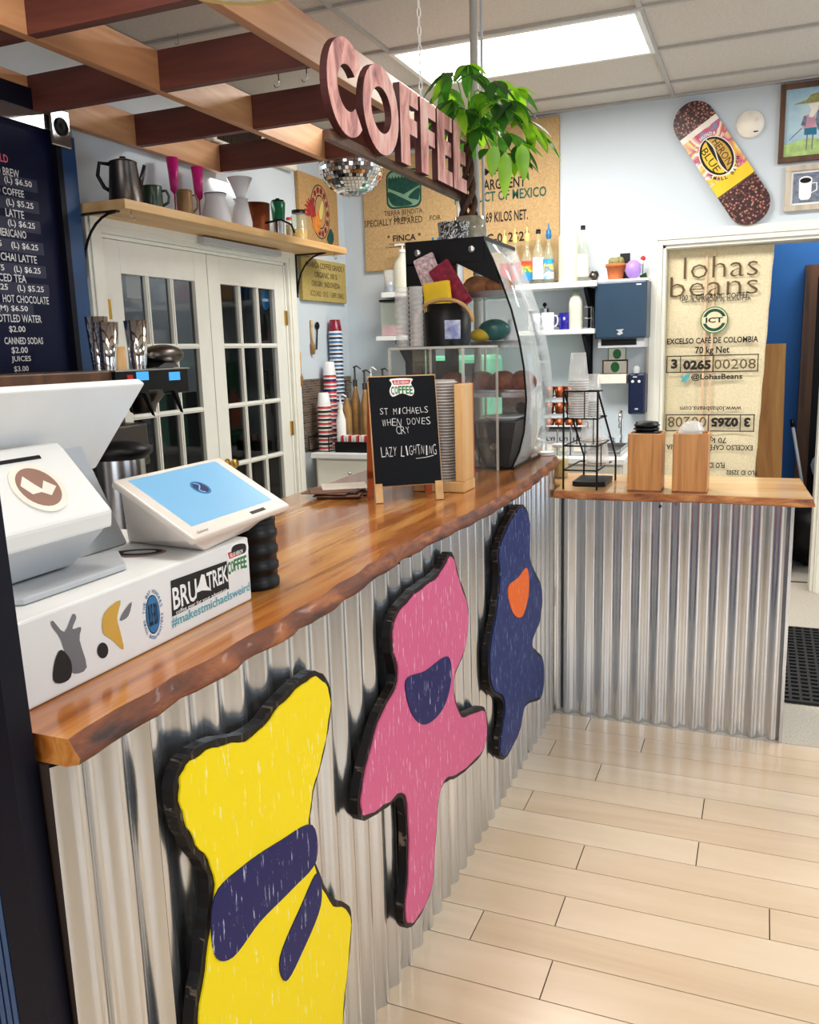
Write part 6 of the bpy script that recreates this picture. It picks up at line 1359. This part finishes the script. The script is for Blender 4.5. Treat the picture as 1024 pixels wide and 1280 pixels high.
# ================================================================== REGISTER AREA
XF = -.883; SY0, SY1, SZ1 = .735, 1.337, 1.228
r = thing('register_stand', 'low white box covered in stickers under the registers on the counter', 'stand', (-1.04, 1.03, T1))
b = MB(); b.box(-1.21, XF, SY0, SY1, T1+.001, SZ1, 'white'); b.build('box_body', r, bevel=.004)
q = FL(XF, 0, 0)
def fs(px, py): v = pt(px, py, x=XF); return v.y, v.z
def stk(name, fn):
    b = MB(); fn(b); b.build(name, r)
def s1(b):  # black banner
    P = [fs(*k_) for k_ in ((213, 726), (283, 701), (286, 736), (215, 771))]; b.poly(q, P, 'text', .0008)
    a0, z0 = fs(216, 757); a1, z1_ = fs(283, 716); Fq = Fr(q(a0, z0, .001), (0, 1, 0), (0, 0, 1)); b.text(q, 'BRU', a0, fs(246, 745)[0], fs(230, 757)[1], fs(230, 729)[1], 'wtext', .0014, .02); b.text(q, 'TREK', fs(258, 728)[0], fs(284, 715)[0], fs(270, 733)[1], fs(270, 711)[1], 'wtext', .0014, .02)
    b.poly(q, [fs(*k_) for k_ in ((243, 742), (248, 730), (251, 718), (255, 718), (258, 732), (264, 738), (252, 738))], 'wtext', .0012)
    b.text(q, 'coffee gear for your adventure', fs(219, 762)[0], fs(283, 736)[0], fs(250, 755)[1], fs(250, 749)[1], 'wtext', .0014, .01)
stk('banner_sticker', s1)
def s2(b): b.text(q, '#makestmichaelsweird', fs(214, 777)[0], fs(312, 740)[0], fs(262, 763)[1], fs(262, 750)[1], 'twt', .0010, .01)
stk('slogan_lettering', s2)
def s3(b):
    cy, cz_ = fs(191, 768); b.prism(q, circ(cy, cz_, .0155, .030), 0, .0008, 'sblue'); b.prism(q, circ(cy, cz_, .0168, .032), 0, .0005, 'text')
    b.text(q, 'BLUE', cy-.011, cy-.001, cz_-.018, cz_+.018, 'text', .0012, .02); b.text(q, 'HERON', cy+.001, cy+.011, cz_-.018, cz_+.018, 'text', .0012, .02)
    b.arctext(q, 'THE BAY HUNDRED', cy, cz_, .0215, .006, PI/2, .19, 'sblue', .001, .01, True, .038); b.arctext(q, 'SMALL BATCH ROASTERS', cy, cz_, .0215, .0055, -PI/2, .15, 'sblue', .001, .01, False, .038)
stk('round_logo_sticker', s3)
stk('coffee_logo_sticker', lambda b: (b.prism(q, smooth2([fs(*k_) for k_ in ((287, 694), (287, 682), (296, 677), (308, 676), (310, 688), (306, 694))], 3), 0, .0007, 'wtext'), b.prism(q, smooth2([fs(*k_) for k_ in ((290, 692), (290, 684), (297, 680), (306, 680), (307, 688), (303, 692))], 3), .0007, .0010, 'text'), logo(q, fs(296, 706)[0], fs(296, 706)[1], .068, b)))
def s4(b):
    b.poly(q, smooth2([fs(*k_) for k_ in ((84, 830), (76, 800), (64, 782), (66, 776), (80, 790), (90, 768), (95, 772), (90, 786), (101, 784), (99, 800), (108, 834), (92, 842))], 3), 'sgrey', .0008)
    b.poly(q, smooth2([fs(*k_) for k_ in ((66, 850), (68, 826), (76, 812), (88, 826), (88, 846), (76, 854))], 3), 'text', .0011)
stk('grey_character_sticker', s4)
def s5(b):
    b.poly(q, smooth2([fs(*k_) for k_ in ((128, 790), (130, 766), (150, 750), (146, 772), (150, 790), (154, 812), (140, 800))], 3), 'sgold', .0008); b.poly(q, smooth2([fs(*k_) for k_ in ((152, 768), (164, 752), (160, 770), (150, 776))], 3), 'sgrey', .0009); b.poly(q, [fs(128+7*math.cos(a), 813+10*math.sin(a)) for a in [i*PI/8 for i in range(16)]], 'text', .0008)
stk('yellow_flame_sticker', s5)
# tablet terminal
zS = SZ1+.001
r = thing('tablet_terminal', 'white point-of-sale tablet on a wedge base with a lit blue screen', 'tablet', (-1.0, 1.3, zS))
BL, BR, TL, TR = Vector((-.862, 1.147, 1.266)), Vector((-.862, 1.468, 1.266)), Vector((-1.02, 1.147, 1.360)), Vector((-1.02, 1.468, 1.360))
BL = pt(243, 674, z=1.266); BR = pt(363, 631, z=1.266); TL = pt(141, 600, z=1.357); TR = pt(273, 577, z=1.357)
uu = (BR-BL).normalized(); F = Fr(BL, uu, (TL-BL)); vv = F.v; Wt = (BR-BL).length; Ht = (TL-BL).dot(vv)
# keep it a true rectangle
b = MB(); b.fbox(F, 0, Wt, 0, Ht, -.014, 0, 'offwhite'); b.build('bezel', r, bevel=.004)
b = MB(); b.fbox(F, .028, Wt-.03, .03, Ht-.012, .0, .0008, 'screen'); b.build('screen', r)
b = MB(); q = Fr(F(0, 0, .0009), F.u, F.v); cxs, cys = Wt*.5, Ht*.60; b.prism(q, circ(cxs, cys, .022, .022), 0, .0003, 'sblue'); b.prism(q, circ(cxs, cys, .017, .017), .0003, .0005, 'navy'); b.tube([q(cxs-.004+.008*math.sin(t*6.28), cys+.016*(1-2*t), .0007) for t in [i/8 for i in range(9)]], .0012, 'screen', 4); b.build('screen_logo', r)
b = MB(); b.fbox(F, Wt*.60, Wt*.60+.05, .010, .018, 0, .0006, 'black'); b.text(F, 'clover', .02, .055, .008, .016, 'sgrey', .0006, 0); b.build('reader_slot', r)
b = MB(); fl_ = lambda a, c, d=-.014: F(a, c, d)
b.hull([fl_(.012, .012), fl_(Wt-.012, .012), fl_(.012, Ht-.012), fl_(Wt-.012, Ht-.012), pt(160, 677, z=zS), pt(256, 688, z=zS), Vector((-.915, 1.41, zS)), Vector((-1.10, 1.41, zS))], 'offwhite'); b.build('wedge_base', r, bevel=.003)
# merchant display and stand
r = thing('merchant_display', 'large white tilted merchant screen seen from behind at the left edge', 'screen', (-1.1, 1.1, zS))
P1 = pt(182, 479, x=-1.03); P2 = pt(120, 586, x=-1.13); P0 = Vector((-1.03, .86, P1.z)); P3 = Vector((-1.13, .92, P2.z)); dn = Vector((.85, 0, -.53)).normalized()*-.018
b = MB(); b.hull([P0, P1, P2, P3, P0+dn, P1+dn, P2+dn, P3+dn], 'white'); b.build('screen_back', r, bevel=.004)
a1_, a2_, a3_, a4_ = pt(97, 545, x=-1.10), pt(162, 682, z=zS), pt(108, 697, z=zS), pt(10, 548, x=-1.06); off = Vector((-.05, -.0, 0))
b = MB(); b.hull([a1_, pt(160, 679, z=zS), pt(106, 694, z=zS), Vector((-1.10, .93, 1.40)), a1_+off, pt(160, 679, z=zS)+off, Vector((-1.15, .93, 1.40)), Vector((-1.12, .95, zS)), Vector((-1.07, .97, zS))], 'wgrey'); b.build('stand', r, bevel=.003)
# receipt printer
r = thing('receipt_printer', 'white receipt printer with a round brown sticker at the left edge', 'printer', (-1.0, .95, zS+.012))
py0, py1, zp = .83, 1.055, zS+.013
prof_ = [(-.952, 1.300), (-.948, 1.328), (-.956, 1.336), (-1.035, 1.424), (-1.045, 1.432), (-1.06, 1.434), (-1.068, 1.42), (-1.068, 1.30)]
b = MB(); b.prism(Fr((0, py0, 0), (1, 0, 0), (0, 0, 1)), prof_, 0, -(py1-py0), 'white')
b.hull([(-.955, y_, 1.301) for y_ in (py0+.004, py1-.006)]+[(-1.066, y_, 1.301) for y_ in (py0+.004, py1-.006)]+[(-1.005, y_, zp) for y_ in (py0+.02, py1-.035)]+[(-1.06, y_, zp) for y_ in (py0+.02, py1-.035)], 'wgrey'); b.build('housing', r, bevel=.005)
sl = Fr((-.956, 0, 1.336), (0, 1, 0), (-.079, 0, .088))
b = MB(); b.prism(sl, circ(.955, .055, .046, .046), .0, .0025, 'scream'); b.prism(sl, circ(.955, .055, .036, .036), .0025, .003, 'sbrown'); b.poly(sl, [(.925, .062), (.94, .078), (.95, .06), (.957, .05), (.97, .064), (.985, .05), (.965, .036), (.952, .045), (.935, .044)], 'scream', .0034); b.build('round_sticker', r)
b = MB(); b.fbox(sl, .87, 1.0, .106, .112, .0, .0015, 'black'); b.build('paper_slot', r)
b = MB(); Pz = [pt(30, 757, z=zS), pt(158, 712, z=zS), pt(148, 694, z=zS), Vector((-1.12, .86, zS)), Vector((-1.06, .80, zS))]; b.hull([v_+Vector((0, 0, d)) for v_ in Pz for d in (0, .010)], 'wgrey'); tag(b.build('printer_tray', bevel=.002), 'flat pale grey tray under the receipt printer', 'tray')
p = pt(152, 698, z=zS); b = MB(); F = FT(-1.0, 1.165, zS, .5); b.prism(F, circ(0, 0, .05, .028), 0, .0008, 'sbrown'); b.prism(F, circ(0, 0, .044, .022), .0008, .0012, 'text'); b.prism(F, circ(.005, 0, .028, .011), .0012, .0015, 'wgrey'); tag(b.build('oval_sticker'), 'dark oval sticker lying on the white stand between printer and tablet', 'sticker')
# black tub
p = pt(338, 735, z=T1); r = thing('ribbed_canister', 'black ribbed canister standing behind the tablet at the end of the white stand', 'canister', (-.93, 1.40, T1)); rr = .051; xx, yy_ = -.935, 1.425
b = MB(); prof = [(rr, 0)]
for i in range(4): z = .003+i*.033; prof += [(rr*1.03, z), (rr*1.03, z+.012), (rr*.97, z+.014), (rr*.97, z+.030)]
b.lathe(prof+[(rr, .137), (rr*.9, .139), (0, .139)], (xx, yy_, T1+.001), 'black', 32); b.build('canister_body', r)

# ================================================================== BREWER
r = thing('coffee_brewer', 'black twin coffee brewer with lit blue displays in front of the french doors', 'coffee machine', (-2.45, 2.95, .93))
XB = -2.30
def xb(px, py, x=XB): v = pt(px, py, x=x); return v.y, v.z
yR, zT = xb(235, 459); yM, _ = xb(145, 462); zB = xb(232, 488)[1]
F = FL(XB, 0, 0)
b = MB(); b.fbox(F, 1.75, yM, zT-.045, zT, -.42, -.02, 'frame_dk'); b.fbox(F, yM, yR, zT-.105, zT-.004, -.42, 0, 'black'); b.build('head', r, bevel=.006)
b = MB(); b.fbox(F, yM-.01, yR+.004, zT-.006, zT, -.42, .004, 'steel'); b.build('top_plate', r)
b = MB(); b.fbox(F, 1.9, yR-.12, .93, zT-.1, -.42, -.26, 'dsteel'); b.fbox(F, 1.9, yR, .921, .96, -.42, 0, 'black'); b.build('column', r)
for X in (178, 218): a, c = xb(X, 470); b = MB(); b.fbox(F, a-.036, a+.036, c-.017, c+.017, 0, .002, 'lcd'); b.build('display', r)
b = MB(); a, c = xb(163, 472); b.fbox(F, a-.02, a+.012, c-.010, c+.010, 0, .003, 'red'); b.build('red_tag', r)
for X in (197, 130):
    a, c = xb(X, 505); b = MB(); b.lathe([(.045, 0), (.055, .03), (.085, .065), (.085, .09)], (XB-.07, a, c-.03), 'dsteel', 24); b.build('brew_basket', r)
    for s in (-.085, .10): b = MB(); b.hull([(XB+.0, a+s-.012, c+.05), (XB+.02, a+s+.012, c+.05), (XB+.02, a+s-.008, c+.05), (XB+.035, a+s+.02, c-.045), (XB+.02, a+s+.036, c-.045), (XB+.02, a+s+.02, c-.04)], 'black'); b.build('basket_handle', r)
a, c = xb(160, 560); b = MB(); b.box(XB-.2, XB+.0, a-.13, a+.13, c-.08, c+.09, 'dsteel'); tag(b.build('grey_appliance', bevel=.01), 'grey metal appliance box under the brew basket', 'appliance')
p = pt(152, 600, x=-2.2); r = thing('airpot', 'steel coffee airpot with black lid half hidden behind the registers', 'airpot', (-2.2, p.y, .93)); b = MB(); zt_ = pt(160, 571, x=-2.2).z; b.lathe([(.09, 0), (.09, zt_-.93)], (-2.2, p.y, .93), 'steel', 24); b.build('body', r); b = MB(); b.lathe([(.10, 0), (.12, .02), (.12, .04), (.05, .06), (0, .06)], (-2.2, p.y, zt_), 'black', 24); b.build('lid', r)
b = MB(); b.box(-2.78, -2.12, 1.7, 3.12, 0, .919, 'offwhite'); b.box(-2.79, -2.10, 1.68, 3.14, .9195, .9295, 'white') if False else None; tag(b.build('side_cabinet'), 'low cabinet against the left wall under the coffee brewer', 'cabinet')
def shaker(cx, ty, wp, lb, x=XB-.12):
    p = pt(cx, ty, x=x); rr = rad(wp, p); z = zT+.001; h = p.z-z
    b = MB(); b.lathe([(rr*.66, 0), (rr*.68, .006), (rr, h), (rr*.96, h), (rr*.64, .01), (0, .01)], (x, p.y, z), 'chrome', 28); tag(b.build('metal_shaker'), lb, 'shaker', 'steel shakers on the brewer')
shaker(120, 396, 28, 'tall steel shaker at the back left on the brewer', XB-.28)
shaker(132, 403, 30, 'tall steel shaker in front of another one on the brewer, left', XB-.13)
shaker(169, 401, 30, 'tall steel shaker standing apart on the right of the brewer')
p = pt(150, 440, x=XB-.1); b = MB(); b.lathe([(.022, 0), (.022, p.z-zT+.02), (.018, p.z-zT+.02), (0, .01)], (XB-.1, p.y, zT+.001), 'ply', 16); tag(b.build('wooden_cup'), 'small tan cup between the steel shakers', 'cup')
p = pt(205, 442, x=XB-.12); r = thing('grinder_hopper', 'dark oval coffee hopper lying on the right end of the brewer', 'hopper', (XB-.12, p.y, zT)); b = MB(); b.ball((XB-.12, p.y-.01, zT+.055), 1, 'dsteel', 24, 14, (.07, .12, .045)); b.build('bowl', r); b = MB(); b.hull([(XB-.15, p.y-.13, zT+.002), (XB-.06, p.y-.13, zT+.002), (XB-.15, p.y+.02, zT+.002), (XB-.06, p.y+.02, zT+.002), (XB-.13, p.y-.1, zT+.04), (XB-.08, p.y, zT+.04)], 'black'); b.build('foot', r)
